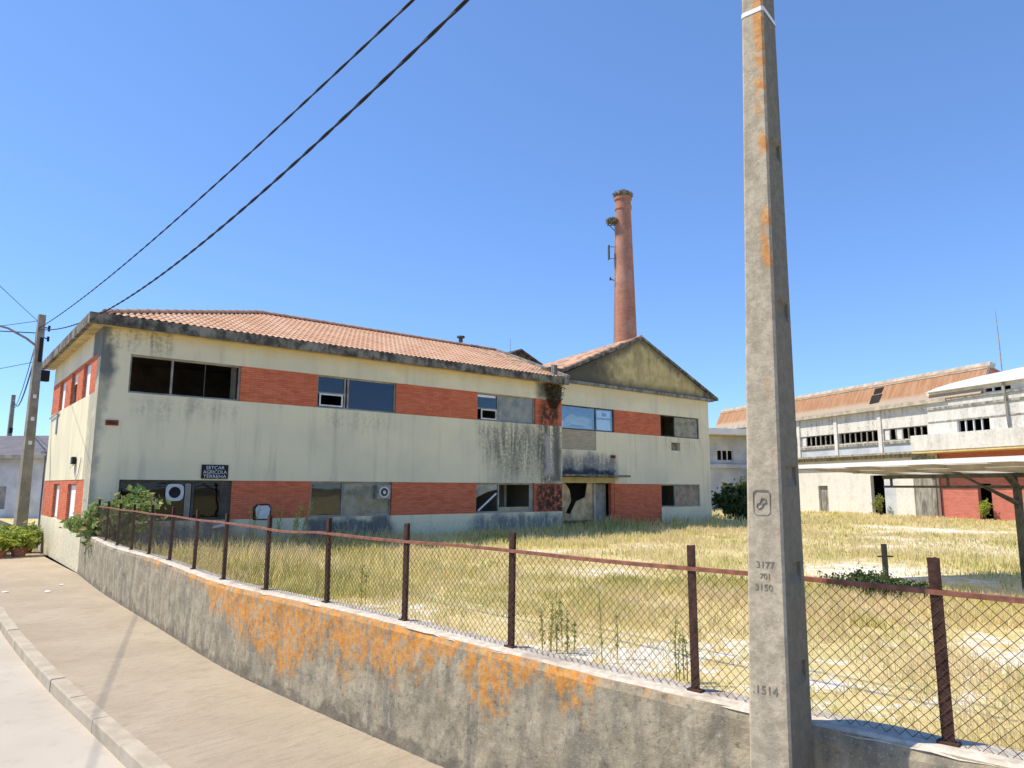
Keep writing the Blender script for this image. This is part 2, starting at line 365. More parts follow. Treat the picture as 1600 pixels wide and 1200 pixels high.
MT = dict(
    plaster=m_plaster(),
    brick=m_brick("red_facing_brick", (0.58, 0.135, 0.055), (0.70, 0.195, 0.09), (0.40, 0.14, 0.085),
                  dirt=((16.45, 17.6, 5.0, 5.9, 0.8), (16.3, 17.9, 1.3, 2.6, 0.97), (16.6, 17.6, 5.3, 6.2, 0.7), (25.2, 26, 0.4, 1.2, 0.5))),
    hallred=m_brick("red_painted_block", (0.46, 0.155, 0.115), (0.50, 0.18, 0.14), (0.42, 0.15, 0.115), 0.5, 0.2),
    gable=m_gable(), tiles=m_tiles(), fascia=m_lichen_concrete("fascia_lichen_concrete", (0.27, 0.24, 0.19), (0.06, 0.056, 0.045), 1.0),
    soffit=simple("soffit_ochre", (0.50, 0.40, 0.20), 0.9, 0.25, 2.5),
    conc=m_lichen_concrete("weathered_concrete", (0.34, 0.33, 0.28), (0.13, 0.125, 0.11), 0.4),
    frame=simple("window_frame_grey", (0.31, 0.285, 0.235), 0.6, 0.25, 3),
    framed=simple("window_frame_dark", (0.085, 0.075, 0.06), 0.6, 0.3, 3),
    framew=simple("window_frame_white", (0.62, 0.63, 0.62), 0.6, 0.12, 5),
    pane=m_glass("window_glass", (0.6, 0.65, 0.68), 0.07),
    paneblue=m_glass("window_glass_blue", (0.3, 0.35, 0.5), 0.08),
    panedusty=m_glass("window_glass_dusty", (0.6, 0.62, 0.58), 0.08, 0.62, (0.50, 0.48, 0.36)),
    paneclear=m_glass("window_glass_clear", (0.85, 0.88, 0.88), 0.04, gain=0.42), panedark=m_glass("window_glass_dark", (0.12, 0.13, 0.15), 0.03),
    board=simple("white_board", (0.78, 0.77, 0.75), 0.7, 0.06, 2),
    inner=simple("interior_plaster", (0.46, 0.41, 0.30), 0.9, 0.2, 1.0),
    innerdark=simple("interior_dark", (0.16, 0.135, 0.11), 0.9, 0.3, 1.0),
    slat=m_brick("beige_tile_panel", (0.42, 0.36, 0.24), (0.48, 0.41, 0.28), (0.30, 0.26, 0.18), 0.35, 0.09),
    ochre=simple("ochre_beam_paint", (0.58, 0.46, 0.22), 0.8, 0.15, 3),
    rust=simple("rusty_dark_steel", (0.060, 0.030, 0.022), 0.75, 0.45, 18, bump=0.3),
    rail=simple("rusty_red_steel", (0.25, 0.105, 0.068), 0.7, 0.3, 14, bump=0.2),
    wire=simple("rusty_wire", (0.085, 0.055, 0.035), 0.6, 0.4, 9),
    fwall=m_fence_wall(), cap=m_cap(), pavement=m_pavement(), road=m_road(), kerb=m_kerb(), yard=m_yard(), grass=m_grass(),
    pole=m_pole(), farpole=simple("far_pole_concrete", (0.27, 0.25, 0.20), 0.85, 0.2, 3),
    cable=simple("cable_black", (0.02, 0.021, 0.025), 0.6, 0.2, 5), steel=simple("galvanised_steel", (0.45, 0.46, 0.48), 0.4, 0.1, 5, 0.7),
    strap=simple("white_strap", (0.75, 0.74, 0.76), 0.5, 0.05, 5),
    black=simple("black_plastic", (0.02, 0.02, 0.02), 0.5, 0.2, 5), signblack=simple("sign_black", (0.012, 0.013, 0.014), 0.5, 0.2, 4),
    letter=simple("sign_lettering", (0.62, 0.64, 0.66), 0.6, 0.12, 20), mark=simple("engraved_mark", (0.21, 0.185, 0.145), 0.9, 0.2, 30),
    redplate=simple("red_plate", (0.24, 0.05, 0.03), 0.7, 0.35, 14),
    hallw=m_hall_white(), hallw2=m_hall_white("wing_white_paint", 0.55), rooforange=m_roof_orange(), ledge=m_lichen_concrete("ledge_concrete", (0.42, 0.40, 0.33), (0.16, 0.15, 0.12), 0.5),
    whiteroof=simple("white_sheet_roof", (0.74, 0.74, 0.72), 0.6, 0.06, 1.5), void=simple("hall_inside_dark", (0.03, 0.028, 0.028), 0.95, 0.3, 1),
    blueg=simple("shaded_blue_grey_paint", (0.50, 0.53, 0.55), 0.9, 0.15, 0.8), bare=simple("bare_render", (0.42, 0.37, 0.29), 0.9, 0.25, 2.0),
    canopy=m_canopy(), purlin=simple("purlin_steel_light", (0.40, 0.36, 0.29), 0.7, 0.2, 3), cansteel=simple("canopy_steel_green", (0.085, 0.085, 0.06), 0.6, 0.35, 6),
    doorboard=simple("brown_fibre_board", (0.52, 0.39, 0.22), 0.9, 0.35, 2.2), chim=m_chimney(), twig=simple("nest_twigs", (0.24, 0.20, 0.145), 0.95, 0.5, 4), guano=simple("nest_pale_lime", (0.6, 0.57, 0.5), 0.9, 0.3, 2.5),
    darkgable=m_lichen_concrete("dark_gable_render", (0.17, 0.135, 0.085), (0.04, 0.037, 0.03), 0.6),
    greyroof=simple("grey_sheet_roof", (0.14, 0.13, 0.14), 0.7, 0.15, 1.2), housew=simple("pale_blue_white_wall", (0.62, 0.61, 0.59), 0.9, 0.18, 0.9),
    greyshed=m_lichen_concrete("shed_grey_render", (0.30, 0.29, 0.27), (0.14, 0.135, 0.125), 0.2),
    terracotta=simple("terracotta", (0.34, 0.14, 0.09), 0.8, 0.3, 5), paper=simple("paper_scrap", (0.8, 0.78, 0.72), 0.9, 0.06, 9),
    moss=m_leaf("moss_brown", (0.06, 0.045, 0.025), (0.13, 0.085, 0.045), (0.17, 0.14, 0.05)),
    leafg=m_leaf("leaf_bright_green", (0.13, 0.21, 0.05), (0.33, 0.42, 0.13), (0.50, 0.40, 0.18)),
    leafy=m_leaf("leaf_yellow_green", (0.14, 0.25, 0.03), (0.46, 0.52, 0.08), (0.62, 0.58, 0.18)),
    leafd=m_leaf("leaf_dark_green", (0.025, 0.05, 0.012), (0.08, 0.13, 0.035), (0.24, 0.22, 0.09)),
    weed=m_leaf("weed_green", (0.20, 0.24, 0.06), (0.32, 0.34, 0.10), (0.45, 0.40, 0.15)),
    weedstem=simple("stem_green", (0.30, 0.30, 0.10), 0.9, 0.3, 8), stem=simple("stem_brown", (0.16, 0.11, 0.06), 0.9, 0.3, 8), drystem=simple("stem_dry", (0.48, 0.35, 0.17), 0.9, 0.2, 8),
)

# ------------------------------------------------------------------ mesh builder
class MB:
    def __init__(s): s.v = []; s.f = []
    def add(s, vs, fs):
        o = len(s.v); s.v += [tuple(q) for q in vs]; s.f += [tuple(i + o for i in q) for q in fs]; return s
    def box(s, x0, x1, y0, y1, z0, z1):
        return s.add([(x0, y0, z0), (x1, y0, z0), (x1, y1, z0), (x0, y1, z0), (x0, y0, z1), (x1, y0, z1), (x1, y1, z1), (x0, y1, z1)],
                     [(0, 3, 2, 1), (4, 5, 6, 7), (0, 1, 5, 4), (1, 2, 6, 5), (2, 3, 7, 6), (3, 0, 4, 7)])
    def prism(s, poly, ext):      # poly: list of 3d points, ext: extrusion vector
        n = len(poly); e = Vector(ext); a = [Vector(p) for p in poly]
        return s.add(a + [p + e for p in a], [tuple(range(n))[::-1], tuple(range(n, 2 * n))] + [(i, (i + 1) % n, (i + 1) % n + n, i + n) for i in range(n)])
    def tube(s, pts, r, n=6, caps=True):
        pts = [Vector(p) for p in pts]; rs = r if isinstance(r, (list, tuple)) else [r] * len(pts)
        vs = []; fs = []; ref = None
        for i, p in enumerate(pts):
            t = (pts[min(i + 1, len(pts) - 1)] - pts[max(i - 1, 0)]).normalized()
            if ref is None: ref = t.orthogonal().normalized()
            a = (ref - t * ref.dot(t)).normalized(); b = t.cross(a); ref = a
            for k in range(n):
                th = 2 * math.pi * k / n; vs.append(p + (a * math.cos(th) + b * math.sin(th)) * rs[i])
        for i in range(len(pts) - 1):
            for k in range(n): fs.append((i * n + k, i * n + (k + 1) % n, (i + 1) * n + (k + 1) % n, (i + 1) * n + k))
        if caps: fs += [tuple(range(n))[::-1], tuple((len(pts) - 1) * n + k for k in range(n))]
        return s.add(vs, fs)
    def lathe(s, prof, n=24, c=(0, 0, 0)):
        vs = []; fs = []
        for (r, z) in prof:
            for k in range(n):
                th = 2 * math.pi * k / n; vs.append((c[0] + r * math.cos(th), c[1] + r * math.sin(th), c[2] + z))
        for i in range(len(prof) - 1):
            for k in range(n): fs.append((i * n + k, i * n + (k + 1) % n, (i + 1) * n + (k + 1) % n, (i + 1) * n + k))
        fs += [tuple(range(n))[::-1], tuple((len(prof) - 1) * n + k for k in range(n))]
        return s.add(vs, fs)
    def build(s, name, m, parent=None, smooth=False, tone=None, bevel=0.0):
        me = bpy.data.meshes.new(name); me.from_pydata(s.v, [], s.f); me.update()
        if tone is not None:
            at = me.attributes.new("tone", 'FLOAT', 'POINT'); at.data.foreach_set("value", np.asarray(tone, dtype=np.float32))
        me.materials.append(MT[m] if isinstance(m, str) else m)
        if smooth: me.polygons.foreach_set("use_smooth", [True] * len(me.polygons))
        o = bpy.data.objects.new(name, me); COL.objects.link(o)
        if parent: o.parent = parent
        if bevel:
            b = o.modifiers.new("bevel", 'BEVEL'); b.width = bevel; b.segments = 2; b.limit_method = 'ANGLE'
        return o

def tag(o, label=None, cat=None, group=None, kind=None):
    if label: o["label"] = label
    if cat: o["category"] = cat
    if group: o["group"] = group
    if kind: o["kind"] = kind
    return o
def thing(name, label, cat, loc=(0, 0, 0), rz=0.0, group=None):
    o = bpy.data.objects.new(name, None); COL.objects.link(o); o.location = loc; o.rotation_euler = (0, 0, rz)
    o.empty_display_size = 0.2
    return tag(o, label, cat, group)

def wall(mb, axis, c0, c1, a0, a1, z0, z1, holes):
    """boxes of a wall along axis 'x' or 'y' between a0..a1, thickness c0..c1, leaving holes (a0,a1,z0,z1)"""
    A = sorted({a0, a1, *[q for h in holes for q in h[:2] if a0 < q < a1]}); Z = sorted({z0, z1, *[q for h in holes for q in h[2:] if z0 < q < z1]})
    for zi in range(len(Z) - 1):
        zc = (Z[zi] + Z[zi + 1]) / 2; start = None
        for ai in range(len(A)):
            solid = False
            if ai < len(A) - 1:
                ac = (A[ai] + A[ai + 1]) / 2
                solid = not any(h[0] < ac < h[1] and h[2] < zc < h[3] for h in holes)
            if solid and start is None: start = A[ai]
            if not solid and start is not None:
                if axis == 'x': mb.box(start, A[ai], c0, c1, Z[zi], Z[zi + 1])
                else: mb.box(c0, c1, start, A[ai], Z[zi], Z[zi + 1])
                start = None
    return mb

def leaves(pts, size, tilt=1.0, shape=1.8, seed=1):
    """numpy leaf quads (two triangles folded) at pts; returns MB and tone list"""
    r = np.random.default_rng(seed); n = len(pts); P = np.asarray(pts)
    d = r.normal(size=(n, 3)); d /= np.linalg.norm(d, axis=1)[:, None]
    u = r.normal(size=(n, 3)); u -= d * (u * d).sum(1)[:, None]; u /= np.linalg.norm(u, axis=1)[:, None]
    L = (size * r.uniform(0.6, 1.4, n))[:, None]; W = L / shape
    nn = np.cross(d, u)
    v = np.stack([P - d * L / 2, P + u * W / 2 + nn * L * 0.12, P + d * L / 2, P - u * W / 2 + nn * L * 0.12], 1)
    mb = MB(); mb.v = [tuple(q) for q in v.reshape(-1, 3)]; mb.f = [(4 * i, 4 * i + 1, 4 * i + 2, 4 * i + 3) for i in range(n)]
    tone = np.repeat(r.uniform(0, 1, n), 4)
    return mb, tone

def text_mesh(body, size, m, parent, loc, rot, name="lettering", extrude=0.004, sx=1.0):
    cu = bpy.data.curves.new(name, 'FONT'); cu.body = body; cu.size = size; cu.align_x = 'CENTER'; cu.align_y = 'CENTER'; cu.extrude = extrude
    to = bpy.data.objects.new(name, cu); COL.objects.link(to)
    dg = bpy.context.evaluated_depsgraph_get(); me = bpy.data.meshes.new_from_object(to.evaluated_get(dg))
    bpy.data.objects.remove(to)
    o = bpy.data.objects.new(name, me); COL.objects.link(o); me.materials.clear(); me.materials.append(MT[m])
    o.location = loc; o.rotation_euler = rot; o.scale = (sx, 1, 1); o.parent = parent
    return o

# ------------------------------------------------------------------ ground
YZ = 0.48                                  # level of the yard behind the retaining wall
WPATH = [(-11.95, 19.95), (-9.27, 16.43), (-5.62, 12.02), (-3.99, 9.99), (-2.54, 8.46), (-1.05, 6.98), (0.3, 5.62), (1.42, 4.45), (2.39, 3.52), (8.0, -1.9)]
KPATH = [(-22.5, 29.0), (-13.4, 18.3), (-9.03, 12.93), (-7.38, 11.04), (-5.89, 9.37), (-4.94, 8.36), (-4.11, 7.49), (-3.2, 6.52), (2.4, 0.6), (14.0, -11.5)]
def resample(path, step):
    P = [Vector((*p, 0)) for p in path]; out = [P[0]]; arcs = [0.0]; acc = 0
    for a, b in zip(P[:-1], P[1:]):
        L = (b - a).length; n = max(1, round(L / step))
        for i in range(1, n + 1): out.append(a.lerp(b, i / n)); arcs.append(acc + L * i / n)
        acc += L
    return out, arcs
def smooth_path(path, k=3):
    P = [Vector((*p, 0)) for p in path]
    for _ in range(k):
        Q = [P[0]]
        for a, b in zip(P[:-1], P[1:]): Q += [a.lerp(b, 0.25), a.lerp(b, 0.75)]
        Q.append(P[-1]); P = Q
    return [(p.x, p.y) for p in P]
WP, WA = resample(smooth_path(WPATH, 2), 0.12)
KP, KA = resample(smooth_path(KPATH, 2), 0.25)
def normals(P):
    out = []
    for i in range(len(P)):
        t = (P[min(i + 1, len(P) - 1)] - P[max(i - 1, 0)]).normalized(); out.append(Vector((-t.y, t.x, 0)))
    return out
WN = normals(WP); KN = normals(KP)         # both point to the yard side
def at_arc(P, A, u):
    i = int(np.clip(np.searchsorted(A, u) - 1, 0, len(A) - 2)); f = (u - A[i]) / max(1e-9, A[i + 1] - A[i])
    return P[i].lerp(P[i + 1], f), (P[i + 1] - P[i]).normalized()

g = MB(); g.add([(-900, -500, -0.2), (900, -500, -0.2), (900, 1500, -0.2), (-900, 1500, -0.2)], [(0, 1, 2, 3)])
tag(g.build("ground", simple("far_ground", (0.28, 0.24, 0.15), 0.95, 0.3, 0.05)), kind="structure")
road = MB(); n = len(KP)
road.add([(p.x, p.y, -0.13) for p in KP] + [(p.x - 9, p.y - 8, -0.13) for p in KP], [(i, i + 1, n + i + 1, n + i) for i in range(n - 1)])
tag(road.build("road", "road"), kind="structure")
# pavement from kerb to wall foot / house fronts
pv = MB()
inner = [(-23.0, 33.0), (-16.13, 24.84), (-12.35, 20.4)] + [(p.x, p.y) for p in WP[::4]] + [(10.0, -4.0), (17.0, -11.0)]
IP, _ = resample(inner, 0.8)
KI = [p + nn * 0.16 for p, nn in zip(KP, KN)]
outer_pts = [KI[min(len(KI) - 1, int(i * (len(KI) - 1) / (len(IP) - 1)))] for i in range(len(IP))]
n = len(IP)
pv.add([(p.x, p.y, 0) for p in IP] + [(p.x, p.y, 0) for p in outer_pts], [(i, n + i, n + i + 1, i + 1) for i in range(n - 1)])
pv.add([(-23, 33, -0.003), (-22.5, 29, -0.003), (-70, 86, -0.003), (-55, 86, -0.003)], [(0, 1, 2, 3)])
tag(pv.build("pavement", "pavement"), kind="structure")
kb = MB()
u = 0.0
while u < KA[-1] - 1.0:
    a, t = at_arc(KP, KA, u + 0.004); b, _ = at_arc(KP, KA, u + 0.996)
    nn = Vector((-t.y, t.x, 0)); dz = random.uniform(-0.006, 0.008); off = random.uniform(-0.006, 0.006)
    a = a + nn * off; b = b + nn * off
    q = [a, b, b + nn * 0.158, a + nn * 0.158]; h = 0.012 + dz
    lo = [(p.x, p.y, -0.2) for p in q]
    hi = [(q[0].x + nn.x * .012, q[0].y + nn.y * .012, h), (q[1].x + nn.x * .012, q[1].y + nn.y * .012, h), (q[2].x, q[2].y, h), (q[3].x, q[3].y, h)]
    ch = [(q[0].x, q[0].y, h - 0.02), (q[1].x, q[1].y, h - 0.02)]
    kb.add(lo + ch + hi, [(0, 1, 5, 4), (4, 5, 7, 6), (6, 7, 8, 9), (1, 2, 8, 7, 5), (0, 4, 6, 9, 3), (2, 3, 9, 8)])
    u += 1.0
tag(kb.build("kerb", "kerb"), kind="structure")

# yard: a sheet in (along wall, away from wall) coordinates
def vnoise(x, y, s, seed=0):
    x = np.asarray(x) / s + 100.3; y = np.asarray(y) / s + 57.7
    xi = np.floor(x).astype(np.int64); yi = np.floor(y).astype(np.int64); fx = x - xi; fy = y - yi
    fx = fx * fx * (3 - 2 * fx); fy = fy * fy * (3 - 2 * fy)
    def h(a, b):
        k = (a * 374761393 + b * 668265263 + seed * 1442695041) & 0xFFFFFFFF; k = ((k ^ (k >> 13)) * 1274126177) & 0xFFFFFFFF
        return ((k ^ (k >> 16)) & 0xFFFF) / 65535.0
    return (h(xi, yi) * (1 - fx) + h(xi + 1, yi) * fx) * (1 - fy) + (h(xi, yi + 1) * (1 - fx) + h(xi + 1, yi + 1) * fx) * fy
def fbm(x, y, s, seed=0): return 0.5 * vnoise(x, y, s, seed) + 0.3 * vnoise(x, y, s / 2.1, seed + 1) + 0.2 * vnoise(x, y, s / 4.3, seed + 2)
BARE = [(8.6, 17.0, 2.2, 0.45), (6.5, 9.5, 3.2, 0.25), (3.6, 7.4, 1.8, 0.24), (1.6, 8.4, 1.6, 0.13), (-0.9, 15.0, 2.2, 0.22), (12.5, 24, 4.5, 0.25), (18, 33, 5, 0.2), (3.5, 19, 3.0, 0.12)]
def bare_at(x, y):
    x = np.asarray(x, float); y = np.asarray(y, float)
    b = fbm(x, y, 2.6, 3) - 0.30
    for (cx, cy, r_, k) in BARE: b = b + k * np.exp(-((x - cx) ** 2 + (y - cy) ** 2) / (r_ * r_))
    # thick grass along the office front
    s_ = (x + 11.6) * 0.773 + (y - 19.5) * 0.635; t_ = -(x + 11.6) * 0.635 + (y - 19.5) * 0.773
    b = b - 0.35 * np.exp(-(np.clip(-t_, 0, None) / 4.0) ** 2) * (t_ < 1.5)
    return np.clip(b, 0, 1)
def yard_z(x, y): return YZ + 0.10 * (fbm(x, y, 6.0, 9) - 0.5)
yb = np.concatenate([np.arange(0.2, 14, 0.25), np.arange(14, 60, 0.8), [62, 75, 100, 160, 300]])
ypath = [(-80, 101), (-16.13, 24.84), (-12.3, 20.45)] + [(p.x, p.y) for p in WP[::3]] + [(17.0, -11.2), (60, -54)]
YP, _ = resample(ypath, 0.35)
YP = [p for i, p in enumerate(YP) if not (p.y > 27 and i % 12) and not (p.y < -3 and i % 8)]
NV = Vector((0.70, 0.714, 0)); yv = []; nb = len(yb)
for p in YP:
    for b in yb: yv.append((p.x + NV.x * b, p.y + NV.y * b))
yv = np.array(yv); yz = yard_z(yv[:, 0], yv[:, 1])
ym = MB(); ym.v = [(a, b, c) for (a, b), c in zip(yv, yz)]
ym.f = [(i * nb + j, (i + 1) * nb + j, (i + 1) * nb + j + 1, i * nb + j + 1) for i in range(len(YP) - 1) for j in range(nb - 1)]
yo = ym.build("yard_ground", "yard"); tag(yo, kind="structure")
at = yo.data.attributes.new("bare", 'FLOAT', 'POINT'); at.data.foreach_set("value", bare_at(yv[:, 0], yv[:, 1]).astype(np.float32))

# ------------------------------------------------------------------ the office building  (local x along the front, y into the building)
P0 = Vector((-11.56, 19.50, 0)); RZ = math.atan2(0.635, 0.773)
FD = Vector((math.cos(RZ), math.sin(RZ), 0)); SD = Vector((-FD.y, FD.x, 0))
def off(s, t, z): return P0 + FD * s + SD * t + Vector((0, 0, z))
OB = thing("office_building", "abandoned two-storey cream office block with red brick bands and a tiled roof", "building", P0, RZ)
ZL0, ZL1, ZU0, ZU1, ZT, ZE = 1.38, 2.56, 5.03, 6.15, 7.0, 7.14
LW, DP, RS0, RS1, RT = 17.8, 9.7, 17.8, 29.75, 0.8
up_w = [(0.75, 3.9), (6.46, 9.5), (13.2, 16.27)]; up_b = [(3.9, 6.46), (9.5, 13.2), (16.27, 17.8)]
lo_w = [(0.72, 3.82), (6.38, 9.42), (13.18, 16.2)]; lo_b = [(3.82, 6.38), (9.42, 13.18), (16.2, 17.8)]
holes = [(a, b, ZU0, ZU1) for a, b in up_w + up_b] + [(a, b, ZL0, ZL1) for a, b in lo_w + lo_b]
wl = MB(); wall(wl, 'x', 0.0, 0.25, 0.0, LW, 0.0, ZT, holes)
# street side wall
sw = [(1.55, 2.85), (3.95, 5.25), (6.5, 7.9)]; lw = [(2.3, 3.9), (5.7, 7.1)]
sb_u = (0.55, DP); 
sholes = [(0.5, DP - 0.02, ZU0, ZU1 + 0.02), (0.9, DP - 0.02, ZL0 - 0.1, ZL1)]
wall(wl, 'y', 0.0, 0.25, 0.25, DP, 0.0, ZT, sholes)
wl.box(0.25, LW, DP - 0.25, DP, 0.0, ZT); wl.box(LW - 0.25, LW, 0.25, DP - 0.25, 0.0, ZT)
# right wing front, set back
r_holes = [(18.3, 22.06, ZU0, ZU1), (18.3, 20.78, 4.12, ZU0), (22.06, 25.58, ZU0, ZU1), (25.58, 28.84, ZU0, ZU1),
           (18.3, 22.0, 0.0, 2.86), (22.0, 25.5, 0.0, ZL1 + 0.02), (25.5, 28.75, 1.42, ZL1 + 0.02), (26.4, 27.15, 4.33, 4.75)]
wall(wl, 'x', RT, RT + 0.25, LW, RS1, 0.0, 7.16, r_holes)
wl.box(RS1 - 0.25, RS1, RT + 0.25, 9.9, 0.0, 7.16); wl.box(LW, RS1 - 0.25, 9.65, 9.9, 0.0, 7.16)
wl.build("wall", "plaster", OB)
# slabs and partitions inside
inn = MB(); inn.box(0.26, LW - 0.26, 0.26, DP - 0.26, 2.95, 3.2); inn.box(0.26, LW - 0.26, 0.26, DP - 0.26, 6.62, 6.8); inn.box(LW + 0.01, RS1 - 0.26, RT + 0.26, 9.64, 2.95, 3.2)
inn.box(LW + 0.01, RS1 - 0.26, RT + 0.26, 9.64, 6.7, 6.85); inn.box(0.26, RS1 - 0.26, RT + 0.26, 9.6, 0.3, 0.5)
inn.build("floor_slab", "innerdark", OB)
pt = MB()
for z0, z1 in ((0.5, 2.95), (3.2, 6.62)):
    pt.box(5.2, 5.32, 0.26, 5.0, z0, z1); pt.box(11.3, 11.42, 0.26, 5.0, z0, z1); pt.box(15.55, 15.67, 1.2, 5.0, z0, z1)
    pt.box(12.0, 15.5, 3.2, 3.32, z0, z1); pt.box(24.9, 25.02, RT + 0.26, 5, z0, z1); pt.box(25.1, 29.4, 3.6, 3.72, z0, z1)
    pt.box(18.1, 24.8, 4.1, 4.22, z0, z1)
pt.build("partition", "inner", OB)
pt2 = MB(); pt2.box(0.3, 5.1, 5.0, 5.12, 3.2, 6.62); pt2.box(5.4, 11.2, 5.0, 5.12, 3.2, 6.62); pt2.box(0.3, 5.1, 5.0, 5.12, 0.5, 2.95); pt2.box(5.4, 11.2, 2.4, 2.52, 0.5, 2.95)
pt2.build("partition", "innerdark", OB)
# brick panels
for (a, b) in up_b: MB().box(a, b, 0.012, 0.2, ZU0, ZU1).build("brick_panel", "brick", OB)
for (a, b) in lo_b: MB().box(a, b, 0.012, 0.2, ZL0, ZL1).build("brick_panel", "brick", OB)
MB().box(22.06, 25.58, RT + 0.012, RT + 0.2, ZU0, ZU1).build("brick_panel", "brick", OB)
MB().box(22.0, 25.5, RT + 0.012, RT + 0.2, 0.0, ZL1 + 0.02).build("brick_panel", "brick", OB)
b1 = MB(); wall(b1, 'y', 0.012, 0.2, 0.5, DP - 0.02, ZU0, ZU1 + 0.02, [(a, b, ZU0, ZU1 - 0.02) for a, b in sw]); b1.build("brick_panel", "brick", OB)
b2 = MB(); wall(b2, 'y', 0.012, 0.2, 0.9, DP - 0.02, ZL0 - 0.1, ZL1, [(a, b, ZL0 - 0.1, ZL1 - 0.12) for a, b in lw]); b2.build("brick_panel", "brick", OB)

def window(a, b, z0, z1, t0=0.09, mull=(), fr="frame", w=0.055, panes=(), cross=(), name="window"):
    """frame (with mullions and cross bars) and its panes; panes = (x0,x1,z0,z1,material)"""
    m = MB(); t1 = t0 + 0.06
    m.box(a, a + w, t0, t1, z0, z1); m.box(b - w, b, t0, t1, z0, z1); m.box(a + w, b - w, t0, t1, z0, z0 + w); m.box(a + w, b - w, t0, t1, z1 - w, z1)
    for q in mull: m.box(q - w / 2, q + w / 2, t0 - 0.004, t1 + 0.004, z0 + w, z1 - w)
    for (x0, x1, z) in cross: m.box(x0, x1, t0 - 0.002, t1 + 0.002, z - w / 2, z + w / 2)
    o = m.build(name, fr, OB)
    for (x0, x1, p0, p1, mm) in panes: MB().box(x0, x1, t0 + 0.025, t0 + 0.031, p0, p1).build("pane", mm, o)
    return o
def sash(o, x0, x1, z0, z1, t=0.055, w=0.05, m="framew"):
    q = MB(); q.box(x0, x0 + w, t, t + 0.03, z0, z1); q.box(x1 - w, x1, t, t + 0.03, z0, z1); q.box(x0 + w, x1 - w, t, t + 0.03, z0, z0 + w); q.box(x0 + w, x1 - w, t, t + 0.03, z1 - w, z1)
    return q.build("sash", m, o)
# upper row
w1 = window(0.75, 3.9, ZU0, ZU1, mull=(1.9,), panes=()); MB().box(2.83, 2.855, 0.11, 0.13, ZU0 + 0.06, ZU1 - 0.06).build("mullion", "framed", w1)
MB().box(3.62, 3.78, 0.10, 0.14, ZU0 + 0.055, ZU1 - 0.055).build("sash", "framed", w1)
w2 = window(6.46, 9.5, ZU0, ZU1, mull=(7.5, 7.62), cross=((6.52, 7.48, 5.55),), panes=((6.5, 7.5, 5.57, 6.1, "pane"), (7.66, 9.45, 5.08, 6.1, "paneblue")))
sash(w2, 6.56, 7.42, 5.1, 5.53)
w3 = window(13.2, 16.27, ZU0, ZU1, mull=(14.28,), cross=((13.25, 14.25, 5.52),), panes=((13.25, 14.25, 5.55, 5.98, "pane"), (14.34, 16.2, 5.08, 6.1, "panedusty")))
sash(w3, 13.42, 14.2, 5.09, 5.5); MB().box(13.28, 14.2, 0.13, 0.14, 5.98, 6.08).build("blind", "board", w3)
w4 = window(18.3, 22.06, ZU0, ZU1, t0=RT + 0.05, mull=(20.8,), fr="framed", panes=((18.36, 20.77, 5.09, 6.1, "paneclear"), (20.83, 22.0, 5.09, 6.1, "paneclear")))
q = MB(); y = RT + 0.12
q.prism([(18.55, y, 5.12), (20.6, y, 5.12), (20.55, y, 5.55), (20.0, y, 5.72), (19.7, y, 5.62), (19.35, y, 5.78), (18.9, y, 5.55)], (0, 0.01, 0)); q.build("blind", "inner", w4)
q = MB(); q.prism([(19.0, y - .01, 5.14), (20.3, y - .01, 5.14), (19.9, y - .01, 5.26), (19.3, y - .01, 5.28)], (0, 0.006, 0)); q.build("blind", "framed", w4)
MB().box(18.6, 18.72, y - .02, y - .012, 5.12, 5.42).build("blind", "board", w4)
MB().box(20.95, 21.9, y, y + 0.01, 5.12, 5.62).build("blind", "board", w4); MB().box(20.95, 21.9, y, y + 0.01, 5.7, 6.05).build("blind", "board", w4); MB().box(21.3, 21.6, y - .012, y - .004, 5.78, 5.95).build("blind", "framed", w4)
sp = MB(); sp.box(18.3, 20.78, RT + 0.03, RT + 0.15, 4.12, ZU0); sp.build("infill_panel", "slat", OB)
w5 = window(25.58, 28.84, ZU0, ZU1, t0=RT + 0.05, mull=(26.75,), fr="framed", panes=((26.8, 28.78, 5.09, 6.1, "panedusty"),))
for k in range(3): MB().box(26.85, 28.6, RT + 0.13, RT + 0.14, 5.3 + k * 0.24, 5.42 + k * 0.24).build("blind", "inner", w5)
# lower row
w6 = window(0.72, 3.82, ZL0, ZL1, mull=(2.72,), fr="framed", w=0.075, panes=((2.78, 3.74, 1.46, 2.48, "panedark"), (0.8, 2.66, 1.46, 2.48, "panedark")))
q = MB()
sq = [(-.27, -.30), (.27, -.30), (.27, .30), (-.27, .30)]; N_ = 28; cx, cz = 2.21, 2.2
ring_o = []; ring_i = []
for k in range(N_):
    th = 2 * math.pi * k / N_; c_, s_ = math.cos(th), math.sin(th); e_ = 0.245 / (abs(c_) ** 4 + abs(s_) ** 4) ** 0.25
    ring_o.append((cx + c_ * e_, 0.0, cz + s_ * e_)); ring_i.append((cx + c_ * 0.165, 0.0, cz + s_ * 0.165))
q.add([(x, 0.062, z) for x, _, z in ring_o + ring_i] + [(x, 0.112, z) for x, _, z in ring_o + ring_i],
      [(k, (k + 1) % N_, N_ + (k + 1) % N_, N_ + k) for k in range(N_)] + [(2 * N_ + k, 3 * N_ + k, 3 * N_ + (k + 1) % N_, 2 * N_ + (k + 1) % N_) for k in range(N_)]
      + [(k, 2 * N_ + k, 2 * N_ + (k + 1) % N_, (k + 1) % N_) for k in range(N_)] + [(N_ + k, N_ + (k + 1) % N_, 3 * N_ + (k + 1) % N_, 3 * N_ + k) for k in range(N_)])
q.build("fan_ring", "framew", w6)
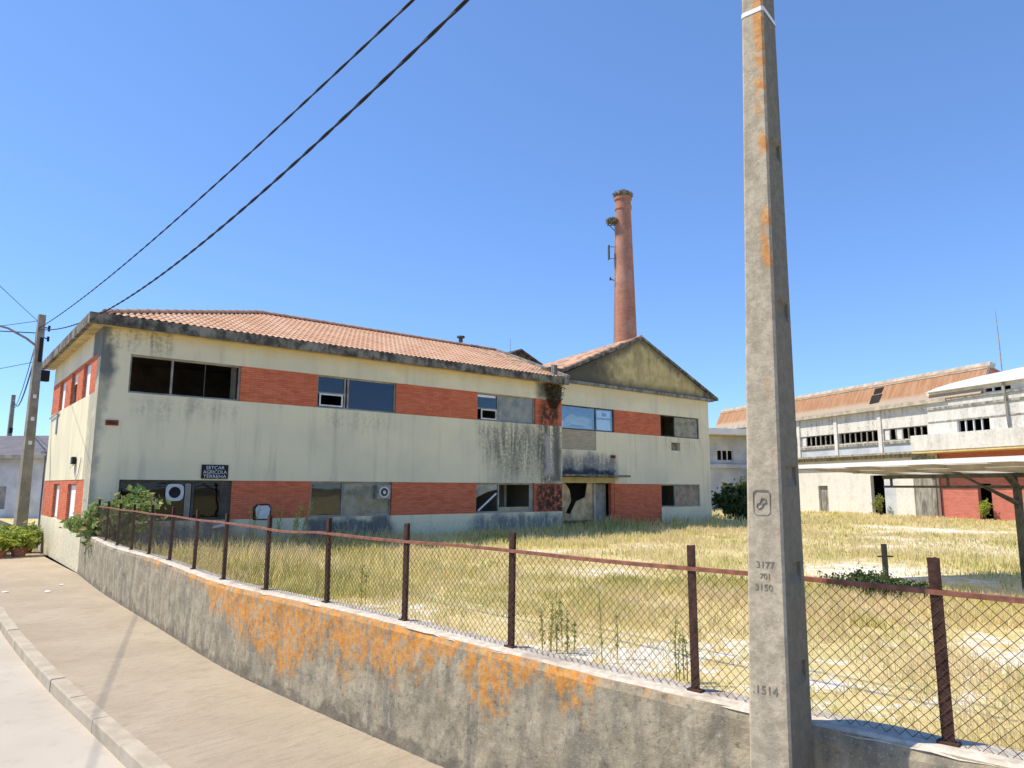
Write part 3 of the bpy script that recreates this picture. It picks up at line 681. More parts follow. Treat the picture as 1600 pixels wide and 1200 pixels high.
MB().lathe([(0.162, 0), (0.162, 0.02)], 24).build("fan_hole", "void", w6).matrix_basis = Matrix.Translation((cx, 0.113, cz)) @ Matrix.Rotation(R(90), 4, 'X')
MB().box(2.5, 2.66, 0.095, 0.112, 1.46, 2.46).build("sash", "frame", w6); MB().box(3.5, 3.74, 0.095, 0.112, 1.46, 2.48).build("sash", "framed", w6)
w7 = window(6.38, 9.42, ZL0, ZL1, mull=(7.55,), w=0.065, panes=((6.45, 7.52, 1.44, 2.5, "pane"), (7.6, 9.36, 1.44, 2.5, "panedusty")))
for k, zz in enumerate((1.75, 2.05, 2.12)): MB().box(7.7, 9.0, 0.15, 0.16, zz, zz + 0.03).build("blind", "inner", w7)
w8 = window(13.18, 16.2, ZL0, ZL1, mull=(14.35,), w=0.065, panes=((14.4, 16.1, 1.44, 1.6, "panedusty"),))
bar = MB(); bar.prism([(13.3, 0.06, 1.5), (13.36, 0.06, 1.46), (14.25, 0.06, 2.12), (14.2, 0.06, 2.17)], (0, 0.03, 0)); bar.build("broken_bar", "framew", w8)
bp = MB(); bp.prism([(13.25, 0.118, 2.5), (13.25, 0.118, 1.98), (13.8, 0.118, 2.2), (14.3, 0.118, 2.3), (14.3, 0.118, 2.5)], (0, 0.006, 0)); bp.build("pane", "panedusty", w8)
MB().box(16.0, 16.13, 0.095, 0.14, 1.45, 2.5).build("sash", "frame", w8)
w9 = window(25.5, 28.75, 1.42, ZL1 + 0.02, t0=RT + 0.05, mull=(26.65,), w=0.065, panes=((26.7, 28.68, 1.48, 2.5, "panedusty"),))
# entrance with its canopy
ent = MB(); ent.box(18.3, 22.0, RT - 0.05, RT + 0.2, 2.60, 2.86); ent.build("lintel_beam", "ochre", OB)
can = MB(); can.box(LW + 0.012, 22.3, 0.05, RT, 2.88, 2.98); can.build("entrance_canopy", "fascia", OB, bevel=0.01)
dr = MB(); dr.box(20.9, 21.75, RT + 0.35, RT + 0.41, 0.5, 2.55); dr.build("door", "frame", OB)
hb = MB(); hb.prism([(18.35, RT + 0.2, 0.9), (20.7, RT + 0.2, 0.9), (20.7, RT + 0.2, 2.6), (20.35, RT + 0.2, 2.6), (20.2, RT + 0.2, 1.95), (19.6, RT + 0.2, 1.75), (19.25, RT + 0.2, 1.2), (18.95, RT + 0.2, 1.25), (19.3, RT + 0.2, 1.8), (19.2, RT + 0.2, 2.3), (18.9, RT + 0.2, 2.6), (18.35, RT + 0.2, 2.6)], (0, 0.03, 0))
hb.build("broken_door_board", "doorboard", OB)
MB().box(18.35, 20.85, RT + 0.1, RT + 0.3, 0.48, 0.72).build("door_step", "conc", OB)
MB().box(21.78, 21.98, RT + 0.02, RT + 0.2, 0.4, 2.6).build("door_jamb", "brick", OB)
MB().box(20.72, 20.86, RT + 0.15, RT + 0.28, 0.72, 2.6).build("door_jamb", "bare", OB)
# square hole with the missing air conditioner
MB().box(26.4, 27.15, RT + 0.2, RT + 0.24, 4.33, 4.75).build("vent_hole", "twig", OB)
# street side windows: whitened panes set back in the brick
for i, (a, b) in enumerate(sw):
    f = MB(); f.box(0.09, 0.14, a, a + 0.05, ZU0, ZU1 - 0.02); f.box(0.09, 0.14, b - 0.05, b, ZU0, ZU1 - 0.02); f.box(0.09, 0.14, a + 0.05, b - 0.05, ZU1 - 0.08, ZU1 - 0.02); f.box(0.09, 0.14, a + 0.05, b - 0.05, ZU0, ZU0 + 0.05)
    o = f.build("window", "frame", OB); MB().box(0.11, 0.12, a + 0.05, b - 0.05, (ZU0 + 0.05) if i != 1 else 5.75, ZU1 - 0.08).build("pane", "board", o)
for a, b in lw:
    f = MB(); f.box(0.09, 0.14, a, a + 0.05, ZL0 - 0.1, ZL1 - 0.12); f.box(0.09, 0.14, b - 0.05, b, ZL0 - 0.1, ZL1 - 0.12); f.box(0.09, 0.14, a + 0.05, b - 0.05, ZL1 - 0.17, ZL1 - 0.12); f.box(0.09, 0.14, a + 0.05, b - 0.05, ZL0 - 0.1, ZL0 - 0.05)
    o = f.build("window", "frame", OB); MB().box(0.11, 0.12, a + 0.05, b - 0.05, ZL0 - 0.05, ZL1 - 0.17).build("pane", "board", o)
# eaves
OV = 0.42
fs = MB(); fs.box(-OV, LW + 0.05, -OV, -OV + 0.12, 6.84, ZE); fs.box(-OV, -OV + 0.12, -OV + 0.12, DP + OV, 6.84, ZE); fs.box(-OV + 0.12, LW + 0.05, -OV + 0.12, 0.3, 7.0, ZE - 0.03); fs.box(-OV + 0.12, 0.3, 0.3, DP + OV, 7.0, ZE - 0.03)
fs.build("fascia", "fascia", OB)
sf = MB(); sf.box(-OV + 0.12, LW + 0.05, -OV + 0.12, 0.0, 6.86, 6.995); sf.box(-OV + 0.12, 0.0, 0.0, DP + OV, 6.86, 6.995); sf.build("soffit", "soffit", OB)
# roof
RIDGE_T, RIDGE_Z, HIP_S, RE = 4.85, 9.1, 6.1, 17.9
def tiled(cols, lim, base, upv, along, pitch=0.20, amp=0.026, course=0.40, length=5.4):
    """corrugated tile surface; cols metres wide, lim(s)->fraction of length covered"""
    m = MB(); nc = int(cols / (pitch / 6)); rows = []
    v = 0.0
    while v < length: rows += [(v, 0.018), (min(v + course, length) - 0.001, 0.0)]; v += course
    nr = len(rows); base = Vector(base); upv = Vector(upv); along = Vector(along); nrm = along.cross(upv).normalized()
    if nrm.z < 0: nrm = -nrm
    for i in range(nc + 1):
        s = cols * i / nc; h = abs(math.sin(math.pi * s / pitch)) * 2 * amp; L = lim(s) * length
        for (v, lift) in rows:
            m.v.append(tuple(base + along * s + upv * min(v, L) + nrm * (h + lift)))
    m.f = [(i * nr + j, (i + 1) * nr + j, (i + 1) * nr + j + 1, i * nr + j + 1) for i in range(nc) for j in range(nr - 1)]
    return m
rb = MB()
t0, z0 = -0.2, ZE + 0.01; up = Vector((0, RIDGE_T - t0, RIDGE_Z - z0)); UL = up.length; up.normalize()
rf = tiled(RE + 0.15, lambda s: min(1.0, max(0.0, (s) / (HIP_S + 0.15))), (-0.15, t0, z0), up, (1, 0, 0), length=UL)
rf.build("roof", "tiles", OB)
hs = Vector((HIP_S + 0.2, 0, RIDGE_Z - z0)); HL = hs.length; hs.normalize()
r2 = tiled(DP + 0.3, lambda s: min(1.0, max(0.0, min(s / 5.0, (DP + 0.3 - s) / 5.0))), (-0.2, -0.15, z0), hs, (0, 1, 0), length=HL); r2.build("roof", "tiles", OB)
r3 = MB(); r3.add([(HIP_S, RIDGE_T, RIDGE_Z), (RE, RIDGE_T, RIDGE_Z), (RE, DP + 0.3, z0), (-0.2, DP + 0.3, z0)], [(0, 1, 2, 3)]); r3.build("roof", "tiles", OB)
rg = MB()
def ridge_tiles(mb, a, b, r=0.11, step=0.42):
    a = Vector(a); b = Vector(b); L = (b - a).length; n = int(L / step); d = (b - a).normalized(); side = d.cross(Vector((0, 0, 1))).normalized(); upn = side.cross(d)
    for k in range(n):
        p = a + d * (k * L / n); e = a + d * ((k + 1) * L / n + 0.03); vs = []
        for (c, rr) in ((p, r * 1.12), (e, r * 0.92)):
            for j in range(7):
                th = math.pi * j / 6; vs.append(c + side * math.cos(th) * rr + upn * (math.sin(th) * rr - 0.02))
        mb.add(vs, [(j, j + 1, 8 + j, 7 + j) for j in range(6)] + [tuple(range(7))])
ridge_tiles(rg, (0.0, -0.05, z0 + 0.1), (HIP_S, RIDGE_T, RIDGE_Z + 0.07)); ridge_tiles(rg, (HIP_S, RIDGE_T, RIDGE_Z + 0.07), (RE, RIDGE_T, RIDGE_Z + 0.07))
rg.build("ridge_tiles", "tiles", OB)
vg = MB(); vg.prism([(RE - 0.06, -0.3, 7.16), (RE - 0.06, RIDGE_T, RIDGE_Z + 0.02), (RE - 0.06, RIDGE_T, RIDGE_Z + 0.14), (RE - 0.06, -0.3, 7.28)], (0.2, 0, 0)); vg.build("verge", "conc", OB)
gw = MB(); gw.prism([(RE - 0.1, 0.0, 6.99), (RE - 0.1, DP, 6.99), (RE - 0.1, RIDGE_T, RIDGE_Z - 0.02)], (0.1, 0, 0)); gw.build("gable_wall", "darkgable", OB)
vp = MB(); vp.tube([(16.2, 5.5, 8.7), (16.2, 5.5, 9.62)], 0.1, 10); vp.tube([(16.2, 5.5, 9.66), (16.2, 5.5, 9.74)], 0.2, 10); vp.tube([(16.2, 5.5, 9.6), (16.2, 5.5, 9.7)], 0.04, 6); vp.build("vent_pipe", "cansteel", OB)
# rain-water head between the two roofs
MB().box(17.30, 17.5, -0.05, 0.15, 7.15, 7.72).build("gutter_post", "conc", OB)
MB().box(17.55, 18.35, 0.5, 1.2, 7.17, 7.72).build("gutter_box", "darkgable", OB)
# right wing: cornice, gable, roof
GA, GH, GL, GR = 24.2, 10.0, 18.0, 30.4
co = MB(); co.box(LW + 0.06, RS1 + 0.35, RT - 0.14, RT + 0.3, 7.16, 7.3); co.build("cornice", "conc", OB)
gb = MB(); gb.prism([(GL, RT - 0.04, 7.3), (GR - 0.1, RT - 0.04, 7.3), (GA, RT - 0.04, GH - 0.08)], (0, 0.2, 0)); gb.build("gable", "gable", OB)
rk = MB(); rk.prism([(GA, RT - 0.12, GH - 0.07), (GR + 0.2, RT - 0.12, 7.26), (GR + 0.2, RT - 0.12, 7.40), (GA, RT - 0.12, GH + 0.06)], (0, 0.4, 0))
rk.prism([(GA, RT - 0.12, GH - 0.07), (GA, RT - 0.12, GH + 0.06), (GL - 0.1, RT - 0.12, 7.46), (GL - 0.1, RT - 0.12, 7.33)], (0, 0.4, 0)); rk.build("verge", "fascia", OB)
wr = MB(); A_ = (GA, RT + 0.2, GH + 0.05); B_ = (GA, RT + 1.5, GH + 0.05); FL = (GL - 0.1, RT + 0.2, 7.42); FR = (GR + 0.2, RT + 0.2, 7.38); BL = (GL - 0.1, 9.9, 7.35); BR = (GR + 0.2, 9.9, 7.35)
wr.add([A_, B_, FL, FR, BL, BR], [(0, 2, 4, 1), (0, 1, 5, 3), (1, 4, 5)]); wr.build("roof", "tiles", OB)
d_ = Vector((GL - 0.1, 0, 7.46)) - Vector((GA, 0, GH + 0.06)); 
rt2 = MB(); ridge_tiles(rt2, (GL, RT + 0.02, 7.50), (GA, RT + 0.02, GH + 0.10), 0.10, 0.40); rt2.build("ridge_tiles", "tiles", OB)
# dead moss hanging from the rain-water head
pts = []
for _ in range(620):
    a = random.uniform(-1, 1); zc = random.random(); wd = 0.52 * (1 - zc ** 2 * 0.75)
    pts.append((17.28 + a * wd * (0.75 + 0.5 * random.random()), -0.06 - random.random() * 0.16 * (1 - zc), 6.84 - zc * 1.05))
mb, tn = leaves(pts, 0.11, seed=5); mb.build("moss_clump", "moss", OB, tone=tn)
# conduit and bracket on the street side
MB().tube([(-0.03, 7.6, 4.95), (-0.03, 7.6, 4.2)], 0.03, 6).build("conduit", "steel", OB); MB().tube([(-0.05, 7.2, 4.98), (-0.05, 9.5, 4.9)], 0.03, 6).build("bracket", "steel", OB)
cd = MB(); cd.tube([(-0.03, 2.62, 3.0), (-0.04, 2.5, 2.75), (-0.03, 2.25, 2.55), (-0.03, 1.9, 2.7), (-0.03, 1.55, 3.2)], 0.012, 5)
cd.build("conduit", "steel", OB)

# small things fixed to the building
lm = thing("wall_lamp", "small black lamp box on the sunny street side wall", "lamp", off(-0.02, 2.7, 3.05), RZ)
MB().box(-0.1, 0.0, -0.16, 0.16, -0.02, 0.2).build("housing", "black", lm, bevel=0.01); MB().prism([(-0.02, -0.1, -0.03), (-0.02, 0.1, -0.03), (-0.14, 0.06, -0.16), (-0.14, -0.06, -0.16)], (0, 0, 0.012)).build("lens", "frame", lm)
sg = thing("company_sign", "small black sign with three lines of white lettering above the ground floor window", "sign", off(3.28, -0.03, 2.81), RZ)
MB().box(-0.39, 0.39, -0.015, 0.015, -0.2, 0.22).build("board", "signblack", sg, bevel=0.005)
for i, (tx, sx) in enumerate((("SETCAR", 1.0), ("AGRICOLA", 0.92), ("TERRENA", 1.05))): text_mesh(tx, 0.145, "letter", sg, (0.0, -0.017, 0.125 - i * 0.13), (R(90), 0, 0), sx=sx * 1.05)
for (s_, z_, t_, lab) in ((0.41, 4.14, -0.02, "small dark red plate high on the corner of the cream wall"), (21.9, 3.86, RT - 0.02, "small dark red plate above the entrance canopy")):
    pl = thing("wall_plate", lab, "plate", off(s_, t_, z_), RZ, "red plates on the cream wall"); MB().box(-0.16, 0.16, -0.025, 0.02, -0.075, 0.075).build("plate", "redplate", pl, bevel=0.006); MB().box(-0.1, 0.1, -0.03, -0.024, -0.035, 0.03).build("inset", "rust", pl)
bx = thing("meter_box", "white meter box in a dark arched recess on the lower brick panel", "box", off(4.8, -0.02, 1.6), RZ)
MB().prism([(-0.28, 0.012, -0.26), (0.28, 0.012, -0.26), (0.28, 0.012, 0.14), (0.18, 0.012, 0.24), (-0.18, 0.012, 0.24), (-0.28, 0.012, 0.14)], (0, 0.015, 0)).build("recess", "rust", bx)
MB().prism([(-0.19, -0.05, -0.22), (0.19, -0.05, -0.22), (0.23, -0.05, 0.10), (0.15, -0.05, 0.19), (-0.15, -0.05, 0.19), (-0.23, -0.05, 0.10)], (0, 0.06, 0)).build("cover", "framew", bx)
ac = thing("air_conditioner", "square white air conditioner fan unit in the ground floor window corner", "air conditioner", off(9.05, -0.03, 2.2), RZ)
MB().box(-0.27, 0.27, -0.08, 0.1, -0.25, 0.25).build("casing", "frame", ac, bevel=0.02)
q = MB(); q.lathe([(0.2, 0), (0.2, 0.02), (0.15, 0.02), (0.15, 0)], 24); o = q.build("fan_ring", "framew", ac); o.matrix_basis = Matrix.Translation((0, -0.085, 0)) @ Matrix.Rotation(R(90), 4, 'X')
q = MB(); q.lathe([(0.06, 0), (0.06, 0.035)], 16); o = q.build("fan_hub", "framew", ac); o.matrix_basis = Matrix.Translation((0, -0.083, 0)) @ Matrix.Rotation(R(90), 4, 'X')
MB().lathe([(0.145, 0), (0.145, 0.012)], 20).build("grille", "framed", ac).matrix_basis = Matrix.Translation((0, -0.082, 0)) @ Matrix.Rotation(R(90), 4, 'X')

# dark gable of the building behind
BG = thing("rear_workshop", "dark weathered gable of a workshop behind the tiled roofs", "building", P0, RZ)
q = MB(); q.prism([(20.5, 11.5, 0.4), (29.6, 11.5, 0.4), (29.6, 11.5, 9.05), (25.06, 11.5, 11.0), (20.5, 11.5, 9.05)], (0, 9, 0)); q.build("wall", "darkgable", BG)
q = MB(); q.prism([(20.2, 11.35, 8.95), (25.06, 11.35, 11.02), (25.06, 11.35, 11.14), (20.2, 11.35, 9.07)], (0, 9.3, 0)); q.prism([(25.06, 11.35, 11.02), (29.9, 11.35, 8.95), (29.9, 11.35, 9.07), (25.06, 11.35, 11.14)], (0, 9.3, 0)); q.build("roof", "darkgable", BG)
MB().tube([(24.5, 11.8, 10.9), (24.5, 11.8, 11.75)], 0.02, 5).build("aerial", "steel", BG)

# ------------------------------------------------------------------ brick chimney with storks' nests
CX, CY = 10.85, 66.0
CH = thing("factory_chimney", "tall tapering red brick factory chimney behind the gabled wing", "chimney", (CX, CY, 0))
prof = [(1.48, 0.4)] + [(1.48 - 0.75 * (z / 29.8) , z) for z in np.linspace(2, 29.3, 20)] + [(0.82, 29.35), (0.82, 29.75), (0.75, 29.8), (0.75, 30.3), (0.86, 30.35), (0.86, 30.6)]
MB().lathe(prof, 32).build("shaft", "chim", CH, smooth=False)
ld = MB()
for dx in (-0.16, 0.16):
    ld.tube([(-1.50, dx, 2), (-0.84, dx, 28)], 0.03, 5)
for k in range(64): 
    z = 2.5 + k * 0.4; x = -1.50 + 0.66 * (z - 2) / 26; ld.tube([(x, -0.16, z), (x, 0.16, z)], 0.018, 4)
ld.build("ladder", "steel", CH)
br = MB()
for z, l in ((25.6, 0.55), (24.4, 0.55)): 
    x = -1.46 + 0.64 * (z - 2) / 26; br.tube([(x, 0, z), (x - l, 0, z)], 0.035, 5)
br.box(-1.55, -1.42, -0.3, 0.3, 24.35, 25.7); br.build("bracket", "cansteel", CH); br = MB(); br.tube([(-0.95, 0, 22.2), (-1.35, 0, 22.35)], 0.05, 5); br.box(-1.45, -1.3, -.12, .12, 22.25, 22.5); br.build("bracket", "cansteel", CH); br = MB()
br.tube([(-0.8, -.3, 27.9), (-1.55, -.3, 27.9)], 0.04, 5); br.tube([(-0.8, .3, 27.9), (-1.55, .3, 27.9)], 0.04, 5); br.tube([(-1.55, -.3, 27.9), (-1.55, .3, 27.9)], 0.04, 5); br.tube([(-1.5, 0, 27.9), (-0.85, 0, 27.2)], 0.04, 5)
br.build("bracket", "cansteel", CH)
def nest(loc, r, h, label, pale):
    o = thing("stork_nest", label, "nest", loc, 0, "storks' nests on the chimney"); rr = random.Random(int(r * 100)); m = MB()
    for _ in range(420):
        th = rr.uniform(0, 6.28); q_ = r * math.sqrt(rr.random()); z = rr.uniform(0, h) * (1 - 0.35 * (q_ / r) ** 2); l = rr.uniform(.2, .5); d = Vector((rr.gauss(0, 1), rr.gauss(0, 1), rr.gauss(0, .35))).normalized() * l / 2
        c = Vector((q_ * math.cos(th), q_ * math.sin(th), z)); m.tube([c - d, c + d], 0.025, 3, False)
    m.lathe([(r * .75, 0), (r * .9, h * .4), (r * .7, h * .85), (r * .3, h * .9)], 12)
    m.build("twigs", "twig", o)
    q = MB(); q.lathe([(r * .45, h * .80), (r * .55, h * .92), (r * .3, h * .98)], 10); q.build("lining", "guano", o); return o
nest((CX, CY, 30.6), 0.92, 0.7, "round twig nest crowning the brick chimney", 0)
nest((CX - 1.15, CY - 0.2, 27.95), 0.5, 0.5, "smaller twig nest on a bracket at the chimney side", 1)

# ------------------------------------------------------------------ far factory hall (local x towards the right, y away)
HB = Vector((28.998, 48.581, 0)); HR = math.atan2(-0.9573, 0.2890)
HL_ = thing("factory_hall", "long white factory hall with orange roof slope and broken window strips", "building", HB, HR)
hw = MB()
bays = [(-13.3, -9.25), (-8.85, -4.75), (-4.25, -0.35), (-17.6, -13.7), (-21.9, -18.0)]
hh = [(a, b, 5.92, 6.8) for a, b in bays] + [(-11.5, -10.4, 0, 2.62), (-5.8, -3.45, 0, 3.4)]
wall(hw, 'x', 0.0, 0.3, -26, 0.0, 0.2, 8.35, hh); hw.box(-26, 4.1, 8.0, 8.3, 0.2, 7.35); hw.box(-26, -25.7, 0.3, 8, 0.2, 8.3)
hw.build("wall", "hallw", HL_)
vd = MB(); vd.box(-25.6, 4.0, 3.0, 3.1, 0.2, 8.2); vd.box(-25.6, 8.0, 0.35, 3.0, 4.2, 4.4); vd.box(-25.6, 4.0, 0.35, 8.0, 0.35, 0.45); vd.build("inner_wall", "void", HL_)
for a, b in bays:
    f = MB(); n = 7; wd = (b - a) / n
    f.box(a, b, 0.08, 0.16, 5.92, 5.98); f.box(a, b, 0.08, 0.16, 6.74, 6.8)
    for k in range(n + 1): f.box(max(a, a + k * wd - 0.05), min(b, a + k * wd + 0.05), 0.07, 0.15, 5.98, 6.74)
    o = f.build("window", "ledge", HL_)
    for k in ([0] if a < -12 else [0, 2] if a > -5 else []): MB().box(a + k * wd + 0.06, a + (k + 1) * wd - 0.06, 0.1, 0.11, 5.98, 6.74).build("pane", "framew", o)
for s_ in (-9.05, -4.5, -13.5, -17.8): MB().box(s_ - 0.17, s_ + 0.17, -0.1, 0.0, 5.0, 8.22).build("pilaster", "hallw", HL_)
for a, b in bays: MB().box(a, b, -0.12, 0.0, 5.66, 5.86).build("sill", "ledge", HL_)
lg = MB(); lg.box(-26, -0.6, -0.75, 0.0, 4.86, 5.0); lg.box(-26, -0.6, -0.2, 0.0, 4.62, 4.86); lg.build("ledge", "ledge", HL_)
MB().box(-26, 0.0, -0.006, 0.0, 5.05, 5.6).build("spandrel", "blueg", HL_)
rfh = MB(); rfh.prism([(-26, -0.3, 8.32), (-26, 0.55, 10.12), (-26, 8.3, 7.4), (-26, 8.4, 7.55), (-26, 0.5, 10.30), (-26, -0.42, 8.45)], (30.2, 0, 0)); rfh.build("roof", "rooforange", HL_)
rcp = MB(); rcp.prism([(-26, 0.46, 10.18), (-26, 0.62, 10.55), (-26, 1.1, 10.40), (-26, 0.9, 10.1)], (30.24, 0, 0)); rcp.build("roof_ridge", "bare", HL_)
MB().box(-26, 4.22, 0.36, 0.45, 10.10, 10.19).build("ridge_flashing", "bare", HL_)
MB().box(-26, 1.6, -0.42, 0.0, 8.22, 8.5).build("eave_gutter", "bare", HL_)
ge = MB(); ge.prism([(4.0, -0.25, 8.3), (4.0, 7.9, 7.4), (4.0, 0.55, 10.1)], (0.19, 0, 0)); ge.build("gable_end", "hallred", HL_)
MB().prism([(4.205, 0.42, 10.25), (4.205, 0.60, 10.25), (4.205, -0.2, 8.55), (4.205, -0.4, 8.55)], (0.03, 0, 0)).build("verge", "bare", HL_)
hole = MB(); sl_ = Vector((0, 0.92, 1.85)).normalized(); nr_ = Vector((0, -sl_.z, sl_.y))
for (a, b, v0, v1) in ((-5.0, -4.25, 1.18, 1.72), (-5.1, -4.2, 0.35, 1.12)):
    base_ = Vector((0, -0.42, 8.45)) + nr_ * 0.012
    hole.prism([base_ + Vector((x, 0, 0)) + sl_ * v for x, v in ((a, v0), (b, v0 + .05), (b + .08, v1), (a - .03, v1 - .03))], nr_ * 0.02)
hole.build("roof_hole", "void", HL_)
# door leaves / recess linings on ground floor
MB().box(-11.5, -10.4, 0.22, 0.28, 0.4, 2.6).build("door", "conc", HL_)
MB().box(-4.7, -3.45, 0.2, 0.28, 0.4, 3.4).build("door", "blueg", HL_)
MB().box(-1.75, 0.05, -0.12, -0.005, 0.2, 4.62).build("pier", "conc", HL_)
# right wing
ww = MB(); wall(ww, 'x', -0.25, 0.05, 0.0, 14.0, 4.95, 8.95, [(2.2, 4.5, 5.86, 6.86), (0.6, 2.6, 8.45, 8.76), (3.1, 6.1, 8.45, 8.76)])
ww.box(0.0, 14, 6.0, 6.3, 0.2, 9.0); ww.box(0.0, 0.3, 0.35, 6, 8.4, 8.95)
ww.build("wing_wall", "hallw2", HL_)
rw = MB(); wall(rw, 'x', 0.30, 0.55, 0.06, 14.0, 0.2, 4.95, [(2.8, 3.75, 0.2, 2.75)]); rw.build("red_wall", "hallred", HL_)
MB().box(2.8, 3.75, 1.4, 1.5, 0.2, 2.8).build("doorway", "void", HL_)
MB().box(-0.6, 14.0, -1.3, -0.27, 4.95, 6.02).build("balcony_parapet", "hallw2", HL_); MB().box(-0.6, 14, -1.26, 0.3, 4.80, 4.945).build("balcony_soffit", "ochre", HL_)
MB().box(0.0, 14.0, -0.33, -0.26, 7.75, 7.9).build("string_course", "ledge", HL_); MB().box(0.0, 14, -0.36, -0.26, 8.28, 8.4).build("string_course", "ledge", HL_)
MB().box(0.0, 14.0, -0.29, -0.258, 6.88, 6.95).build("string_course", "ledge", HL_)
f = MB()
for k in range(5): f.box(2.2 + k * 0.575 - (0.04 if k else 0), 2.2 + k * 0.575 + (0.04 if k < 4 else 0), -0.2, -0.1, 5.86, 6.86)
f.build("window", "framew", HL_)
f = MB()
f.box(3.1, 6.1, -0.2, -0.1, 8.45, 8.49); f.box(3.1, 6.1, -0.2, -0.1, 8.72, 8.76)
for x in (3.7, 4.3, 4.9, 5.5): f.box(x - 0.06, x + 0.06, -0.2, -0.1, 8.49, 8.72)
f.build("window", "framew", HL_); f = MB(); f.box(0.6, 2.6, -0.2, -0.1, 8.45, 8.49); f.box(0.6, 2.6, -0.2, -0.1, 8.72, 8.76)
for x in (1.1, 1.6, 2.1): f.box(x - 0.06, x + 0.06, -0.2, -0.1, 8.49, 8.72)
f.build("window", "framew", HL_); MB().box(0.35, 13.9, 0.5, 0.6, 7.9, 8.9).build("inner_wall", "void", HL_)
vr = MB()
pr = [(x, z) for x, z in ((0.2, 8.95), (1.2, 9.18), (2.6, 9.36), (4.5, 9.5), (7, 9.62), (14, 9.8))]
vs = [(x, -0.6, z) for x, z in pr] + [(x, 5.5, z + 0.1) for x, z in pr] + [(x, -0.6, 8.95) for x, z in pr] + [(x, 5.5, 8.95) for x, z in pr]
n = len(pr)
vr.add(vs, [(i, i + 1, n + i + 1, n + i) for i in range(n - 1)] + [(2 * n + i, 2 * n + i + 1, i + 1, i) for i in range(n - 1)] + [(n - 1, 3 * n - 1, 4 * n - 1, 2 * n - 1), (2 * n, 3 * n, 4 * n - 1, 3 * n - 1)])
vr.build("wing_roof", "whiteroof", HL_)
dp = MB(); dp.tube([(5.75, -0.4, 8.9), (5.85, -0.38, 6.1)], 0.07, 6); dp.build("down_pipe", "conc", HL_)
# mast standing on the wing
ms = thing("steel_mast", "thin grey steel mast standing on the white roof at far right", "mast", HB + Vector((0.289, -0.957, 0)) * 5.75 + Vector((0.957, 0.289, 0)) * -0.4 + Vector((0, 0, 8.95)))
MB().tube([(0, 0, 0), (0, 0, 2.4), (-0.05, 0, 4.5)], [0.05, 0.035, 0.02], 6).build("rod", "frame", ms); MB().lathe([(0.12, -0.02), (0.12, 0.06)], 8).build("foot", "frame", ms)
# link block closing the yard (behind the big pole)
LB = thing("link_building", "shaded two-storey white building between the office and the long hall", "building", HB, HR)
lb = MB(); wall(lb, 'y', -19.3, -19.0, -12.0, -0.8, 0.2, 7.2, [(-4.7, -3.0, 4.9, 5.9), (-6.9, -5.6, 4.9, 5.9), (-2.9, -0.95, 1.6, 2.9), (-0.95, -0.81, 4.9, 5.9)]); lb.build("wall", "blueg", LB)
MB().box(-24, -17.3, -12.0, -0.86, 7.2, 7.75).build("roof", "whiteroof", LB); MB().box(-24, -17.4, -12, -0.9, 7.12, 7.195).build("soffit", "soffit", LB)
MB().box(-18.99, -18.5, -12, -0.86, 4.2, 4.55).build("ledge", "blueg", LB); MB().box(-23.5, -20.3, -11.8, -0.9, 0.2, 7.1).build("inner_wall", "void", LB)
for (a, b, z0_, z1_) in ((-4.7, -3.0, 4.9, 5.9), (-6.9, -5.6, 4.9, 5.9), (-2.9, -0.95, 1.6, 2.9)):
    f = MB(); k = 3
    f.box(-19.2, -19.1, a, b, z0_, z0_ + .07); f.box(-19.2, -19.1, a, b, z1_ - .07, z1_)
    for i in range(k + 1): y = a + (b - a) * i / k; f.box(-19.21, -19.11, max(a, y - .05), min(b, y + .05), z0_ + .07, z1_ - .07)
    f.build("window", "framew", LB)
pb = MB(); pb.box(-17.2, -16.2, -2.0, -0.88, 0.2, 3.4); pb.build("porch", "hallw", LB); MB().prism([(-17.5, -2.4, 3.4), (-17.5, -0.88, 3.4), (-17.5, -0.88, 4.0), (-17.5, -2.4, 3.62)], (1.6, 0, 0)).build("porch_roof", "whiteroof", LB)

# ------------------------------------------------------------------ carport in the yard
CD = Vector((0.289, -0.957, 0)); CO = Vector((5.95, 15.5, 0)); CRZ = math.atan2(CD.y, CD.x)
CP = thing("carport", "long low white sheet carport on green steel posts in the yard", "carport", CO, CRZ)
cl = 14.0                                  # local x to the right, local y away from the camera side
q = MB(); q.add([(0, 0, 2.87), (cl, 0, 2.87), (cl, 3.9, 2.72), (0, 3.9, 2.72)], [(0, 1, 2, 3)]); q.build("roof_sheet", "canopy", CP)
q = MB(); q.box(-0.02, cl, -0.025, 0.0, 2.81, 2.89); q.build("fascia", "whiteroof", CP)
tr = MB(); 
for y in (2.6,): tr.box(0.1, cl - .1, y - .03, y + .03, 2.42, 2.47)
tr.box(0.1, cl - .1, 2.55, 2.65, 2.62, 2.70)
for k in range(10): x = 0.3 + k * 1.45; tr.box(x - .02, x + .02, 2.58, 2.62, 2.47, 2.62)
pu = MB()
for k in range(10): x = 0.2 + k * 1.5; pu.prism([(x, 0.1, 2.80), (x + .05, 0.1, 2.80), (x + .05, 3.8, 2.66), (x, 3.8, 2.66)], (0, 0, 0.055))
for y in (0.9, 1.8, 3.4): z_ = 2.86 - 0.0385 * y; pu.box(0.05, cl - .05, y - .02, y + .02, z_ - .06, z_ - .005)
tr.build("truss", "cansteel", CP); pu.build("purlins", "purlin", CP)
